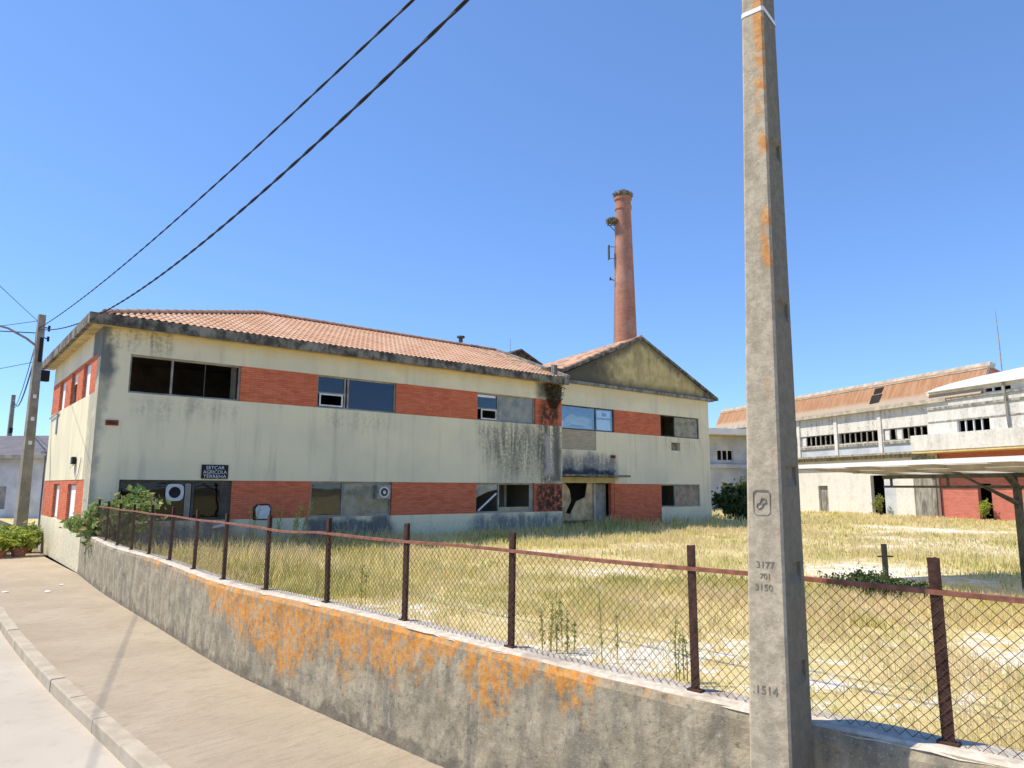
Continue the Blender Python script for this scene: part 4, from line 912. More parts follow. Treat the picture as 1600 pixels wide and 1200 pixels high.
for x in (3.2, 8.0):
    p_ = MB(); p_.box(x - .05, x + .05, 2.55, 2.65, 0.4, 2.42); p_.prism([(x - .05, 2.3, 2.68), (x - .05, 2.6, 2.4), (x - .05, 2.68, 2.4), (x - .05, 2.42, 2.70)], (0.1, 0, 0)); p_.prism([(x - .05, 2.52, 2.2), (x - .05, 2.6, 2.1), (x - .05, 1.2, 2.70), (x - .05, 1.1, 2.70)], (0.1, 0, 0)); p_.build("post", "cansteel", CP)

# short post with a cross bar in the yard
yp = thing("yard_post", "short green steel post with a crossbar standing in the white rubble", "post", (7.55, 14.6, YZ - .05))
MB().box(-.04, .04, -.04, .04, 0, 0.86).build("shaft", "cansteel", yp); MB().box(-.14, .17, -.015, .015, 0.60, 0.63).build("crossbar", "cansteel", yp)

# ------------------------------------------------------------------ retaining wall and its fence
rw_ = thing("retaining_wall", "long grey concrete garden wall streaked with orange lichen along the pavement", "wall", (0, 0, 0))
TH = 0.26; HZ = [0.0, 0.15, 0.35, 0.55, 0.75, 0.92, 1.03, 1.09]
vs = []; fs_ = []; uv = []
nz = len(HZ); n = len(WP)
def wtop(u): return 1.06 + 0.035 * math.sin(u * 0.9) * 0.5 + 0.02 * (u / 20)
for i, (p, nn, u) in enumerate(zip(WP, WN, WA)):
    k = wtop(u) / 1.09
    for z in HZ:
        z2 = z * k; j = 0.022 * (mnoise.noise(Vector((u * 2.5, z2 * 2.5, 3))) + 0.5 * mnoise.noise(Vector((u * 8, z2 * 8, 1)))) + (0.02 if z == HZ[-1] else 0)
        q = p + nn * j; vs.append((q.x, q.y, z2)); uv.append((u, z2))
fs_ = [(i * nz + j, (i + 1) * nz + j, (i + 1) * nz + j + 1, i * nz + j + 1) for i in range(n - 1) for j in range(nz - 1)]
m = MB(); m.v = vs; m.f = fs_
# back and the two ends
o0 = len(m.v)
for p, nn, u in zip(WP, WN, WA): q = p + nn * TH; m.v += [(q.x, q.y, 0.0), (q.x, q.y, wtop(u) - 0.01)]; uv += [(u, 0.0), (u, wtop(u))]
m.f += [(o0 + 2 * i, o0 + 2 * i + 1, o0 + 2 * i + 3, o0 + 2 * i + 2) for i in range(n - 1)]
m.f += [(0, *[j for j in range(1, nz)], o0 + 1, o0)]
ro = m.build("wall_body", "fwall", rw_, smooth=False)
ul = ro.data.uv_layers.new(name="UVMap"); li = np.zeros(len(ro.data.loops), dtype=np.int32); ro.data.loops.foreach_get("vertex_index", li)
ul.data.foreach_set("uv", np.array(uv, dtype=np.float32)[li].ravel())
cp = MB(); kx = [-0.004, 0.03, 0.10, 0.18, 0.25, 0.275]
for p, nn, u in zip(WP, WN, WA):
    for k, x in enumerate(kx):
        j = 0.012 * mnoise.noise(Vector((u * 6, x * 20, 7))) + (-0.022 if k in (0, 5) else 0.0); e = 0.012 * mnoise.noise(Vector((u * 5, 2, 9))) if k == 0 else 0
        q = p + nn * (x + e + 0.018); cp.v.append((q.x, q.y, wtop(u) + 0.012 + j))
n6 = len(kx); cp.f = [(i * n6 + j, (i + 1) * n6 + j, (i + 1) * n6 + j + 1, i * n6 + j + 1) for i in range(n - 1) for j in range(n6 - 1)]
cp.build("wall_top", "cap", rw_)

fe = thing("chain_link_fence", "rusty chain link fence with dark posts along the top of the grey wall", "fence", (0, 0, 0))
FPt = [p + nn * 0.15 for p, nn in zip(WP, WN)]; FA = [0.0]
for a, b in zip(FPt[:-1], FPt[1:]): FA.append(FA[-1] + (b - a).length)
FTOP = 1.86
def fence_arc_near(x, y):
    i = min(range(1, len(FPt) - 1), key=lambda i: (FPt[i].x - x) ** 2 + (FPt[i].y - y) ** 2); t = (FPt[i + 1] - FPt[i - 1]).normalized()
    return FA[i] + (Vector((x, y, 0)) - FPt[i]).dot(t)
known = [(2.30, 3.90), (1.26, 4.92), (0.01, 6.15), (-1.05, 7.20), (-2.12, 8.20)]
arcs = [fence_arc_near(*k) for k in known]; a_ = arcs[-1] - 1.54
while a_ > 0.25: arcs.append(a_); a_ -= 1.50
arcs += [arcs[0] + 1.5, arcs[0] + 3.0]
for i, ua in enumerate(arcs):
    p, t = at_arc(FPt, FA, ua); ang = math.atan2(t.y, t.x); m = MB(); lean = random.uniform(-0.012, 0.012)
    # T section, slightly out of plumb
    m.box(-0.03, 0.03, -0.006, 0.0, 0, 0.93); m.box(-0.004, 0.004, 0.0, 0.045, 0, 0.93)
    m.box(-0.05, 0.05, -0.03, 0.03, -0.012, 0.006)
    o = m.build("post", "rust", fe); o.location = (p.x, p.y, wtop(ua) + 0.018); o.rotation_euler = (random.uniform(-.012, .012), lean, ang)
rl = MB(); pts = [at_arc(FPt, FA, u)[0] + Vector((0, 0, FTOP + 0.006 * math.sin(u * 2.2) - 0.02 * (u > 13.6) * (u < 14.6))) for u in np.arange(0.05, FA[-1], 0.5)]
for a, b in zip(pts[:-1], pts[1:]):
    d = (b - a).normalized(); s_ = Vector((-d.y, d.x, 0)); 
    rl.add([a + s_ * x + Vector((0, 0, z)) for x, z in ((-.020, -.013), (.020, -.013), (.020, .013), (-.020, .013))] + [b + s_ * x + Vector((0, 0, z)) for x, z in ((-.020, -.013), (.020, -.013), (.020, .013), (-.020, .013))], [(0, 1, 5, 4), (1, 2, 6, 5), (2, 3, 7, 6), (3, 0, 4, 7)])
rl.build("rail", "rail", fe)
wm = MB(); D_ = 0.062; z0_ = 1.085; z1_ = FTOP - 0.01; H_ = z1_ - z0_
def wire_seg(u0, za, u1, zb, offn, nseg=3):
    pts = []
    for k in range(nseg + 1):
        f = k / nseg; u = u0 + (u1 - u0) * f; z = za + (zb - za) * f
        if u < 0.02 or u > FA[-1] - 0.02: return
        p, t = at_arc(FPt, FA, u); nn = Vector((-t.y, t.x, 0))
        sag = 0.010 * mnoise.noise(Vector((u * 1.1, z * 1.5, 4))); du = 0.012 * mnoise.noise(Vector((u * 1.7, z * 2.0, 11)))
        pts.append(p + t * du + nn * (offn + sag - 0.012) + Vector((0, 0, z + du)))
    wm.tube(pts, 0.0019, 3, False)
for k in range(int((FA[-1] + H_) / D_)):
    u = k * D_ - H_
    a, b = u, u + H_; za, zb = z0_, z1_
    if a < 0.02: za += 0.02 - a; a = 0.02
    if b > 0.03 and b < FA[-1] - .02: wire_seg(a, za, b, zb, 0.002); 
    a, b = u + H_, u; za, zb = z0_, z1_
    if b < 0.02: zb -= 0.02 - b; b = 0.02
    if a > 0.03 and a < FA[-1] - .02: wire_seg(a, za, b, zb, -0.002)
wmo = wm.build("wire_mesh", "wire", fe)

# ------------------------------------------------------------------ near utility pole
PRZ = math.atan2(0.643, -0.766) - math.pi   # local x along the street face, local y towards the yard
NP = thing("utility_pole", "tall square concrete utility pole with orange lichen in front of the wall", "pole", (1.455, 4.065, 0), PRZ)
PH = 8.7
lean = Vector((math.cos(-PRZ) * 0.017, math.sin(-PRZ) * 0.017, 0))
def pole_ring(z, g=0.0):
    v = max(0.05, 0.242 - 0.0205 * z) / 2 + g; wd = max(0.05, 0.393 - 0.032 * z) / 2 + g; c = lean * z; ch = 0.012
    out = []
    for sx, sy in ((-1, -1), (1, -1), (1, 1), (-1, 1)):
        a = (c.x + sx * v, c.y + sy * (wd - ch), z); b = (c.x + sx * (v - ch), c.y + sy * wd, z)
        out += [a, b] if (sx * sy) > 0 else [b, a]
    return out
m = MB(); zs = np.linspace(-0.2, PH, 60); n8 = 8
for z in zs: m.v += pole_ring(z)
m.f = [(i * n8 + k, i * n8 + (k + 1) % n8, (i + 1) * n8 + (k + 1) % n8, (i + 1) * n8 + k) for i in range(len(zs) - 1) for k in range(n8)] + [tuple((len(zs) - 1) * n8 + k for k in range(n8)), tuple(range(n8))[::-1]]
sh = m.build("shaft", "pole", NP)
def cut(target, cutters):
    """carve the cutters out of the target mesh for good, then discard them"""
    tmp = cutters.build("cutter", "pole")
    for ob in (tmp, target):
        b_ = bmesh.new(); b_.from_mesh(ob.data); bmesh.ops.recalc_face_normals(b_, faces=b_.faces); b_.to_mesh(ob.data); b_.free()
    tmp.matrix_world = target.matrix_world
    md = target.modifiers.new("cut", 'BOOLEAN'); md.operation = 'DIFFERENCE'; md.object = tmp; md.solver = 'EXACT'
    bpy.context.view_layer.update(); dg = bpy.context.evaluated_depsgraph_get(); me = bpy.data.meshes.new_from_object(target.evaluated_get(dg))
    target.modifiers.clear(); target.data = me; bpy.data.objects.remove(tmp)
bpy.context.view_layer.update()
q = MB()
for z in (1.38, 1.91, 2.44, 3.4, 4.4):
    v = (0.242 - 0.0205 * z) / 2; c = lean * z; wd = (0.393 - 0.032 * z) / 2
    y0, y1 = c.y - wd * 0.50, c.y + wd * 0.62; xo, xi = c.x + v + 0.02, c.x + v - 0.018
    q.prism([(xo, y0, z + 0.10), (xi, y0, z + 0.075), (xi, y0, z + 0.02), (xo, y0, z - 0.09)], (0, y1 - y0, 0))
cut(sh, q)
m = MB(); m.v = pole_ring(5.30, 0.003) + pole_ring(5.33, 0.003); m.f = [(k, (k + 1) % 8, 8 + (k + 1) % 8, 8 + k) for k in range(8)]; m.build("strap", "strap", NP)
def on_pole(z, dx): v = 0.242 - 0.0205 * z; wd = (0.393 - 0.032 * z) / 2; return (lean.x * z + dx, lean.y * z - wd - 0.001, z)
tl = math.atan(0.016)
for tx, z, dx, sz in (("3177", 1.985, 0.0, 0.05), ("701", 1.925, 0.0, 0.042), ("3150", 1.865, -0.01, 0.05), (".1514", 1.335, -0.015, 0.062)):
    text_mesh(tx, sz, "mark", NP, on_pole(z, dx), (R(90), 0, 0), name="engraved_mark", extrude=0.0015)
q = MB(); cx_, cy_, cz_ = on_pole(2.32, -0.01); w_ = 0.046; h_ = 0.068
rr_ = [(-w_, -h_ + .015), (-w_ + .015, -h_), (w_ - .015, -h_), (w_, -h_ + .015), (w_, h_ - .015), (w_ - .015, h_), (-w_ + .015, h_), (-w_, h_ - .015), (-w_, -h_ + .015)]
q.tube([(cx_ + a, cy_ - .0005, cz_ + b) for a, b in rr_], 0.003, 4)
lp = [(0.0, 0.03), (0.02, 0.028), (0.026, 0.008), (0.008, -0.002), (0.002, -0.018), (-0.016, -0.03), (-0.03, -0.018), (-0.024, 0.0), (-0.008, 0.006), (0.0, 0.03)]
q.tube([(cx_ + a, cy_ - .0005, cz_ - 0.005 + b) for a, b in lp], 0.0045, 4); q.build("engraved_mark", "mark", NP)
q = MB(); q.box(-0.35, 0.35, -.05, .05, PH - .45, PH - .38)
o = q.build("crossarm", "steel", NP)

# ------------------------------------------------------------------ far poles, lamp, cables
def far_pole(loc, h, label, extra):
    o = thing("utility_pole", label, "pole", loc, R(-40))
    m = MB(); m.prism([(-.19, -.14, -.1), (.19, -.14, -.1), (.19, .14, -.1), (-.19, .14, -.1)], (0, 0, 0.1)); 
    m.add([(-.19, -.2, 0), (.19, -.2, 0), (.19, .2, 0), (-.19, .2, 0), (-.1, -.12, h), (.1, -.12, h), (.1, .12, h), (-.1, .12, h)], [(0, 3, 2, 1), (4, 5, 6, 7), (0, 1, 5, 4), (1, 2, 6, 5), (2, 3, 7, 6), (3, 0, 4, 7)])
    m.build("shaft", "farpole", o)
    if extra:
        for z in (4.05, 5.0, 5.9): MB().box(.10, .19 - .0097 * z + .012, -.06, .06, z - .075, z + .075).build("sky_hole_plate", "strap", o)  # pale plates stand in for bright sky seen through holes in the shaft
        MB().box(-.12, .12, .09, .46, 6.55, 7.0).build("junction_box", "black", o, bevel=.02)
        MB().box(.10, .17, -.02, .1, 7.3, 8.3).build("fuse_box", "black", o, bevel=.02)
        a = MB(); a.tube([(0, -.09, 7.95), (0, -.45, 8.2), (0, -1.1, 8.5), (0, -1.9, 8.62)], [0.05, .05, .045, .04], 6); a.build("lamp_arm", "farpole", o)
        a = MB(); a.tube([(0, -1.85, 8.62), (0, -2.6, 8.6)], [.07, .13], 8); a.build("lamp_head", "steel", o)
        a = MB(); a.tube([(0, .08, 8.75), (0, .3, 8.75)], .025, 5); a.tube([(0, .3, 8.85), (0, .3, 8.62)], .05, 6); a.tube([(0, .08, 8.35), (0, .3, 8.3)], .025, 5); a.tube([(0, .3, 8.4), (0, .3, 8.2)], .05, 6); a.build("insulator", "cable", o)
    else:
        MB().box(-.3, .3, -.05, .05, h - .5, h - .42).build("crossarm", "steel", o); MB().box(.1, .4, -.15, .1, h - 3.0, h - 2.6).build("junction_box", "black", o, bevel=.02)
    return o
far_pole((-19.15, 28.0, 0), 9.25, "concrete pole with lamp arm and black boxes beside the street corner", True)
far_pole((-39.2, 55.0, 0), 9.4, "distant small utility pole at the left edge over the grey roof", False)
def cable(a, b, zq, r, label, group, n=28, twist=0.0, name="power_cable"):
    """zq: coefficients of height as quadratic in the run fraction"""
    m = MB(); a = Vector(a); b = Vector(b); pts = []
    for i in range(n + 1):
        f = i / n; p = a.lerp(b, f); pts.append(Vector((p.x, p.y, zq[0] + zq[1] * f + zq[2] * f * f)))
    if twist:
        pp = []
        N2 = n * 20
        for i in range(N2 + 1):
            f = i / N2; p = a.lerp(b, f); z = zq[0] + zq[1] * f + zq[2] * f * f; pp.append((Vector((p.x, p.y, z)), f))
        d = (b - a).normalized(); sd_ = Vector((-d.y, d.x, 0)).normalized(); L = (b - a).length
        for ph in (0, math.pi):
            m.tube([p + sd_ * math.cos(ph + f * L / twist * 6.283) * r * .6 + Vector((0, 0, 1)) * math.sin(ph + f * L / twist * 6.283) * r * .6 for p, f in pp], r, 5)
    else: m.tube(pts, r, 6)
    return tag(m.build(name, "cable", smooth=True), label, "cable", group)
def quad(f0, f1, f2):
    A = np.array([[1, f, f * f] for f, _ in (f0, f1, f2)]); return tuple(np.linalg.solve(A, np.array([z for _, z in (f0, f1, f2)])))
G = "overhead cables"
cable((-19.2, 28, 0), (1.62, 4.12, 0), quad((.117, 8.45), (.6, 7.86), (.87, 7.87)), 0.0115, "thinner upper of two thick black cables rising over the tiled roof", G, twist=1.1)
cable((-19.2, 28, 0), (1.62, 4.12, 0), quad((.102, 8.1), (.6, 6.86), (.9, 7.3)), 0.014, "thicker lower of two thick black cables rising over the tiled roof", G, twist=1.0)
cable((-19.3, 28, 0), (-0.3, -13.1, 0), (9.0, -1.9, 1.7), 0.010, "thin wire leaving the street pole towards the upper left", G)
cable((-19.3, 28, 0), (-39, 55, 0), (7.3, -1.8, 3.2), 0.03, "slack dark cable between the two far poles", G)
cable((-19.3, 28, 0), (-39, 55, 0), (8.0, -1.2, 1.6), 0.018, "taut thin wire between the two far poles", G)
cable((-19.3, 28, 0), (-40, 21, 0), (8.5, -0.3, 0.3), 0.02, "dark level wire running left from the street pole", G)
cable((-19.3, 28, 0), (-42, 40, 0), (9.0, 0.7, 0.2), 0.012, "faint high wire running left behind the lamp arm", G)
cable((-19.3, 28, 0), (-38, 40, 0), (7.3, -0.1, 0.4), 0.012, "faint low wire running left below the lamp arm", G)

# ------------------------------------------------------------------ low houses at the far left
LH = thing("street_house", "low pale house with a long grey roof closing the street at the left edge", "house", (-41.0, 43.5, 0), R(-9.0))
q = MB(); wall(q, 'x', 0.0, 0.25, 0.0, 17.0, -0.2, 4.0, [(4.6, 5.6, -0.2, 2.2), (8.3, 9.2, -0.2, 2.4), (10.6, 11.6, 1.0, 2.3)]); q.box(16.75, 17, 0.25, 10, -.2, 4.0); q.build("wall", "housew", LH)
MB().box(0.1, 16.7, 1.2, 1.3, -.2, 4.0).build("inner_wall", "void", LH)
q = MB(); q.prism([(-.3, -.5, 3.98), (-.3, 5.5, 5.55), (-.3, 5.5, 5.7), (-.3, -.5, 4.12)], (17.8, 0, 0)); q.build("roof", "greyroof", LH)
MB().box(-.3, 17.5, -.62, -.51, 3.92, 4.12).build("gutter", "bare", LH)
for a_, b_, h_ in ((4.6, 5.6, 2.2), (8.3, 9.2, 2.4)): MB().box(a_ + .01, b_ - .01, 0.08, 0.13, -.2, h_ - .01).build("door", "framew", LH)
MB().box(10.61, 11.59, 0.1, 0.14, 1.01, 2.29).build("window", "frame", LH)
GS = thing("grey_shed", "narrow unpainted grey shed between the street pole and the office", "shed", (-18.9, 29.4, 0), R(130.0))
q = MB(); q.box(0, 3.2, -3.5, 0, 0, 3.8); q.build("wall", "greyshed", GS); q = MB(); q.prism([(-.15, .2, 3.8), (-.15, -3.6, 4.1), (-.15, -3.6, 4.2), (-.15, .2, 3.9)], (3.5, 0, 0)); q.build("roof", "greyroof", GS)
q = MB(); [q.box(.4 + k * .9, .5 + k * .9, 0, .05, 0, 3.7) for k in range(4)]; q.build("pilaster", "greyshed", GS)

# ------------------------------------------------------------------ plants
def shrub(name, label, cat, loc, stems, leaf, mat, size, seed, group=None, stem_m="stem", leaf_n=60, spread=0.12):
    """stems: list of polylines in local space; leaves cluster along their outer halves"""
    o = thing(name, label, cat, loc, 0, group); m = MB(); rr = np.random.default_rng(seed); pts = []
    for st in stems:
        P = [Vector(p) for p in st]; k = len(P); m.tube(P, [(0.004 if name == "tall_weed" else 0.016) * (1 - 0.8 * i / (k - 1)) + .003 for i in range(k)], 5)
        for _ in range(leaf_n):
            f = rr.uniform(0.25, 1.0) * (k - 1); i = min(int(f), k - 2); p = P[i].lerp(P[i + 1], f - i)
            pts.append(tuple(p + Vector(rr.normal(0, spread, 3))))
    m.build("stem", stem_m, o); lv, tn = leaves(pts, size, seed=seed, shape=1.9); lv.build("foliage", mat, o, tone=tn); return o
def dome_stems(n, r, h, seed, lean=0.0):
    q = random.Random(seed); out = []
    for _ in range(n):
        th = q.uniform(0, 6.283); e = q.uniform(.2, 1) ; x = r * e * math.cos(th); y = r * e * math.sin(th); z = h * q.uniform(.65, 1) * (1 - .35 * e * e)
        out.append([(x * .1, y * .1, 0), (x * .4, y * .4, z * .55), (x * .8 + lean * z, y * .8, z * .95), (x * 1.05 + lean * z, y * 1.05, z * .9)])
    return out
# arching shrub at the office corner, poking over the fence
st = []
for (x, y, z) in ((1.9, -0.5, 1.62), (1.5, 0.0, 1.95), (1.15, -0.4, 1.55), (0.6, .2, 1.75), (0.2, -.3, 1.5), (-0.4, .1, 1.35), (-.8, -.1, 1.1), (2.3, -.6, 1.15), (0.9, -.9, 1.2), (-.2, -.6, 1.1), (1.7, .4, 1.7)):
    st.append([(0.3, 0, 0), (0.3 + (x - .3) * .35, y * .3, z * .62), (0.3 + (x - .3) * .7, y * .7, z * .93), (x, y, z)])
shrub("corner_shrub", "leafy light green shrub arching over the fence at the office corner", "shrub", (-10.95, 18.95, YZ), [[(a * .8, b * .8, c * .86) for a, b, c in s_] for s_ in st], 0.1, "leafg", 0.19, 11, leaf_n=120, spread=0.13)
shrub("low_shrub", "dark undergrowth behind the first fence posts at the corner", "shrub", (-10.2, 18.3, YZ), dome_stems(14, 0.55, 0.6, 4), .1, "weed", 0.09, 12, leaf_n=50, spread=.08)
shrub("hedge_bush", "dense dark green bush beside the right corner of the office", "bush", (13.3, 41.8, YZ), dome_stems(44, 1.35, 2.2, 5), .1, "leafd", 0.30, 13, leaf_n=110, spread=0.22)
shrub("ground_bush", "low dark green bush by the short post in the yard", "bush", (6.5, 13.3, YZ), dome_stems(30, 0.75, 0.34, 6), .1, "leafd", 0.07, 14, leaf_n=90, spread=0.07)
shrub("ground_bush", "flat grey-green bush spreading beside the short post", "bush", (7.25, 13.1, YZ), dome_stems(22, 0.6, 0.22, 16), .1, "leafd", 0.06, 24, leaf_n=70, spread=0.06)
WG = "tall green weeds in the yard"
for (x, y, h, lab, s) in ((-2.34, 11.52, .75, "single dark green weed in the grass behind the fifth fence panel", 31), (0.42, 8.6, .62, "leafy weed clump behind the fence left of the middle post", 32), (1.1, 8.2, .80, "thin upright weed alone between the middle post and the big pole", 33),
                        (1.75, 7.4, .62, "weed clump touching the fence post left of the big pole", 34), (0.66, 8.75, .5, "short weed beside the leafy clump", 35)):
    q = random.Random(s); sts = []
    for _ in range(2 if s in (31, 33) else 5):
        bx, by, hh_ = q.gauss(0, .07), q.gauss(0, .07), h * q.uniform(.55, 1.05); sts.append([(bx, by, 0), (bx * 1.1, by * 1.1, hh_ * .5), (bx * 1.25 + q.gauss(0, .015), by * 1.25, hh_)])
    shrub("tall_weed", lab, "weed", (x, y, YZ), sts, .05, "weed", 0.038, s, WG, "weedstem", 36, 0.013)
SG = "dry flower stalks by the brick panel"
for i, (dx, h) in enumerate(((0.0, 1.25), (.45, 1.45), (.75, 1.4), (-.95, 1.3), (.3, 1.1))):
    p = off(5.15 + dx, -0.6 - .1 * i, 0); q = random.Random(i + 50)
    shrub("dry_stalk", ("dry golden stalk right beside the white meter box", "tallest dry golden stalk under the brick panel", "leaning dry golden stalk near the fan window", "lone dry stalk left of the white meter box", "bushy golden weed below the meter box")[i], "weed", (p.x, p.y, YZ),
          [[(0, 0, 0), (q.gauss(0, .05), 0, h * .5), (q.gauss(.1, .1), q.gauss(0, .05), h)] for _ in range(2)], .05, "leafy", 0.055, 60 + i, SG, "drystem", 70, .05)
p = HB + Vector((0.289, -0.957, 0)) * -4.5 + Vector((-0.957, -0.289, 0)) * 0.6
shrub("door_weed", "green sapling in the dark doorway of the white hall", "weed", (p.x, p.y, YZ), dome_stems(8, .35, 1.5, 8), .1, "weed", 0.16, 71, None, "stem", 60, .12)
p = HB + Vector((0.289, -0.957, 0)) * 3.6 + Vector((-0.957, -0.289, 0)) * 0.2
shrub("door_weed", "yellow-green sapling in the doorway of the red wall", "weed", (p.x, p.y, YZ), dome_stems(8, .3, 1.3, 9), .1, "leafy", 0.16, 72, None, "stem", 60, .12)
# potted plants on the pavement against the office
pots = [(-16.75, 24.55, .27, .30, .75, "leafy", "bushy yellow-green plant in the terracotta pot nearest the office wall"), (-17.1, 24.1, .25, .28, .72, "leafy", "bright plant in the terracotta pot in front of the row"),
        (-17.65, 24.75, .24, .3, .7, "leafg", "mid green plant in a dark pot in the middle of the row"), (-18.35, 24.95, .28, .34, .85, "leafg", "large green plant in a red-brown pot at the photo edge"),
        (-17.5, 26.0, .26, .3, .95, "leafg", "taller green plant in the second row of pots"), (-18.5, 26.4, .26, .3, .9, "leafy", "yellowish plant in the second row near the street pole")]
for i, (x, y, r_, ph, fh, lm_, lab) in enumerate(pots):
    o = shrub("potted_plant", lab, "potted plant", (x, y, 0), [[(a, b, c * 0.62 + ph * .95) for a, b, c in s_] for s_ in dome_stems(20, .42, fh, 80 + i)], .1, lm_, 0.16, 90 + i, "potted plants by the street corner", leaf_n=60, spread=.11)
    m = MB(); m.lathe([(r_ * .7, 0), (r_ * .95, ph * .85), (r_ * 1.08, ph * .85), (r_ * 1.08, ph), (r_ * .92, ph), (r_ * .85, ph * .9)], 20); m.build("pot", "terracotta", o)
# scraps of paper on the pavement
for i, (x, y, a, lab) in enumerate(((-10.5, 16.5, .3, "crumpled white scrap on the pavement nearest the wall"), (-11.4, 16.4, 1.2, "white scrap lying nearer the kerb"), (-10.9, 17.6, 2.0, "small far scrap on the pavement towards the corner"))):
    m = MB(); m.add([(-.12, -.07, .01), (.1, -.09, .03), (.13, .06, .012), (-.09, .08, .04), (0.01, 0, .055)], [(0, 1, 4), (1, 2, 4), (2, 3, 4), (3, 0, 4)])
    o = m.build("paper_scrap", "paper"); o.location = (x, y, 0.002); o.scale = (.6, .6, .6); o.rotation_euler = (0, 0, a); tag(o, lab, "litter", "scraps on the pavement")
m = MB(); m.prism([(-.22, 0, 0), (.2, 0, .06), (.24, 0, .16), (-.16, 0, .08)], (0, .02, 0)); o = m.build("paper_scrap", "paper"); p = off(3.35, -0.55, 1.16); o.location = p; o.rotation_euler = (0.2, 0, RZ); tag(o, "white scrap caught in the weeds below the black window", "litter", "scraps on the pavement")

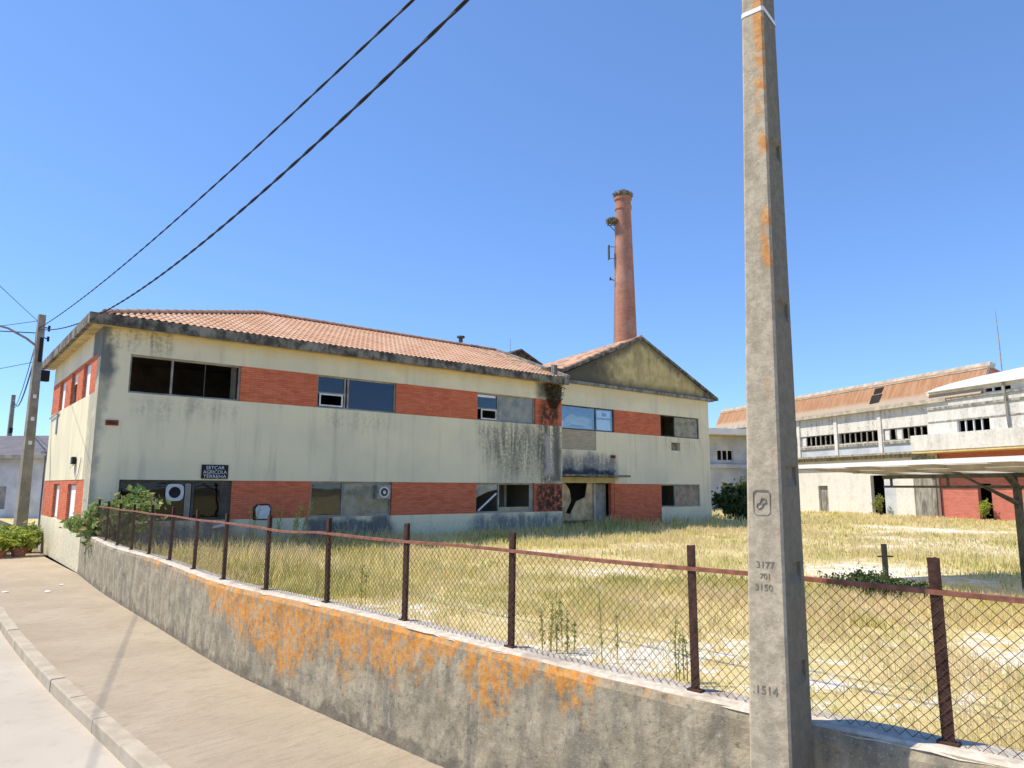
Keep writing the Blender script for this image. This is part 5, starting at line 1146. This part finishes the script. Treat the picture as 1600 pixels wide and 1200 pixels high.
# ------------------------------------------------------------------ dry grass (uncountable)
def make_grass():
    r = np.random.default_rng(3)
    def sample(n, r0, r1, a0, a1, pw):
        rad = (r0 ** pw + (r1 ** pw - r0 ** pw) * r.random(n)) ** (1 / pw); an = np.radians(r.uniform(a0, a1, n)); return np.stack([rad * np.sin(an), rad * np.cos(an)], 1)
    P = np.concatenate([sample(60000, 3.6, 16, -50, 58, 1.35), sample(46000, 12, 34, -40, 46, 1.15), sample(22000, 30, 62, -12, 44, 1.3)])
    x, y = P[:, 0], P[:, 1]
    W = np.array([(p.x, p.y) for p in WP[::2]]); Nn = np.array([(nn.x, nn.y) for nn in WN[::2]])
    keep = np.ones(len(P), bool); near = np.zeros(len(P)); 
    for i in range(0, len(P), 4000):
        q = P[i:i + 4000]; d = ((q[:, None, :] - W[None]) ** 2).sum(2); k = d.argmin(1); near[i:i + 4000] = ((q - W[k]) * Nn[k]).sum(1)
    s_ = (x - P0.x) * FD.x + (y - P0.y) * FD.y; t_ = (x - P0.x) * SD.x + (y - P0.y) * SD.y
    keep &= near > 0.3
    keep &= ~((s_ > -0.05) & (s_ < LW) & (t_ > -0.06)); keep &= ~((s_ >= LW) & (s_ < RS1 + .05) & (t_ > RT - 0.06)); keep &= ~((s_ < 0) & (t_ > -0.5))
    hx = (x - HB.x) * 0.289 + (y - HB.y) * -0.957; hy = (x - HB.x) * 0.957 + (y - HB.y) * 0.289
    keep &= hy < -0.2
    b = bare_at(x, y); keep &= r.random(len(P)) > np.clip(0.15 + (b - 0.20) * 2.2, 0.08, 0.84)
    cl_ = fbm(x, y, 0.85, 61); keep &= r.random(len(P)) < np.clip((cl_ - 0.28) * 4.0, 0.12, 1)
    P = P[keep]; x, y = P[:, 0], P[:, 1]; b = b[keep]; cl_ = cl_[keep]; t_ = t_[keep]; s_ = s_[keep]; near = near[keep]
    n = len(P); dist = np.hypot(x, y)
    hgt = 0.05 + 0.20 * fbm(x, y, 3.5, 21) + 0.08 * r.random(n)
    front = np.exp(-np.clip(-t_, 0, None) / 2.2) * (s_ > -1) * (s_ < 31) * (t_ < 2)
    hgt *= 0.40 + 0.85 * cl_
    hgt += 0.34 * front * (0.5 + fbm(x, y, 1.2, 33)); hgt *= np.clip(1.15 - b, .35, 1)
    hgt += 0.34 * np.exp(-((x + 7.0) ** 2 + (y - 16.5) ** 2) / 14.0) * (0.4 + fbm(x, y, 0.9, 88))
    gz = yard_z(x, y)
    K = 3
    # blades
    px = np.repeat(x, K) + r.normal(0, .045, n * K) * np.repeat(np.clip(dist / 8, .8, 3), K); py = np.repeat(y, K) + r.normal(0, .045, n * K) * np.repeat(np.clip(dist / 8, .8, 3), K); pz = np.repeat(gz, K) - .02
    h = np.repeat(hgt, K) * r.uniform(.55, 1.35, n * K); wd = np.clip(np.repeat(dist, K) * 0.00055, .0035, .03) * r.uniform(.7, 1.4, n * K)
    th = r.uniform(0, 6.283, n * K); le = h * np.abs(r.normal(0.25, .3, n * K)); dx, dy = np.cos(th), np.sin(th); sx, sy = -dy, dx
    ph = r.uniform(0, 6.283, n * K); sx, sy = np.cos(ph), np.sin(ph)
    b0 = np.stack([px - sx * wd, py - sy * wd, pz], 1); b1 = np.stack([px + sx * wd, py + sy * wd, pz], 1)
    mx = px + dx * le * .4; my = py + dy * le * .4; mz = pz + h * .6
    m0 = np.stack([mx - sx * wd * .8, my - sy * wd * .8, mz], 1); m1 = np.stack([mx + sx * wd * .8, my + sy * wd * .8, mz], 1)
    tp = np.stack([px + dx * le, py + dy * le, pz + h], 1)
    N = n * K; V = np.stack([b0, b1, m1, m0, tp], 1).reshape(-1, 3)
    base_t = 0.64 + 0.5 * (fbm(x, y, 2.8, 41) - 0.5) * 1.9 + 0.15 * (b > .3) - 0.25 * front * (fbm(x, y, 2.0, 44) > .5) - 0.22 * np.exp(-near / 2.0) * (fbm(x, y, 1.3, 47) > .48)
    base_t = base_t - 0.25 * (fbm(x, y, 1.6, 71) > .62)
    tone = np.clip(np.repeat(base_t, K) + r.normal(0, .20, N), 0, 1)
    me = bpy.data.meshes.new("grass"); me.vertices.add(len(V)); me.vertices.foreach_set("co", V.astype(np.float32).ravel())
    i0 = np.arange(N) * 5; quads = np.stack([i0, i0 + 1, i0 + 2, i0 + 3], 1); tris = np.stack([i0 + 3, i0 + 2, i0 + 4], 1)
    loops = np.concatenate([quads.ravel(), tris.ravel()]); me.loops.add(len(loops)); me.loops.foreach_set("vertex_index", loops.astype(np.int32))
    ls = np.concatenate([np.arange(N) * 4, N * 4 + np.arange(N) * 3]); lt = np.concatenate([np.full(N, 4), np.full(N, 3)])
    me.polygons.add(2 * N); me.polygons.foreach_set("loop_start", ls.astype(np.int32)); me.polygons.foreach_set("loop_total", lt.astype(np.int32))
    me.update(calc_edges=True); me.validate()
    at = me.attributes.new("tone", 'FLOAT', 'POINT'); at.data.foreach_set("value", np.repeat(tone, 5).astype(np.float32))
    me.materials.append(MT["grass"]); o = bpy.data.objects.new("dry_grass", me); COL.objects.link(o)
    tag(o, "dry yellow grass covering the yard behind the fence", "grass", kind="stuff")
make_grass()
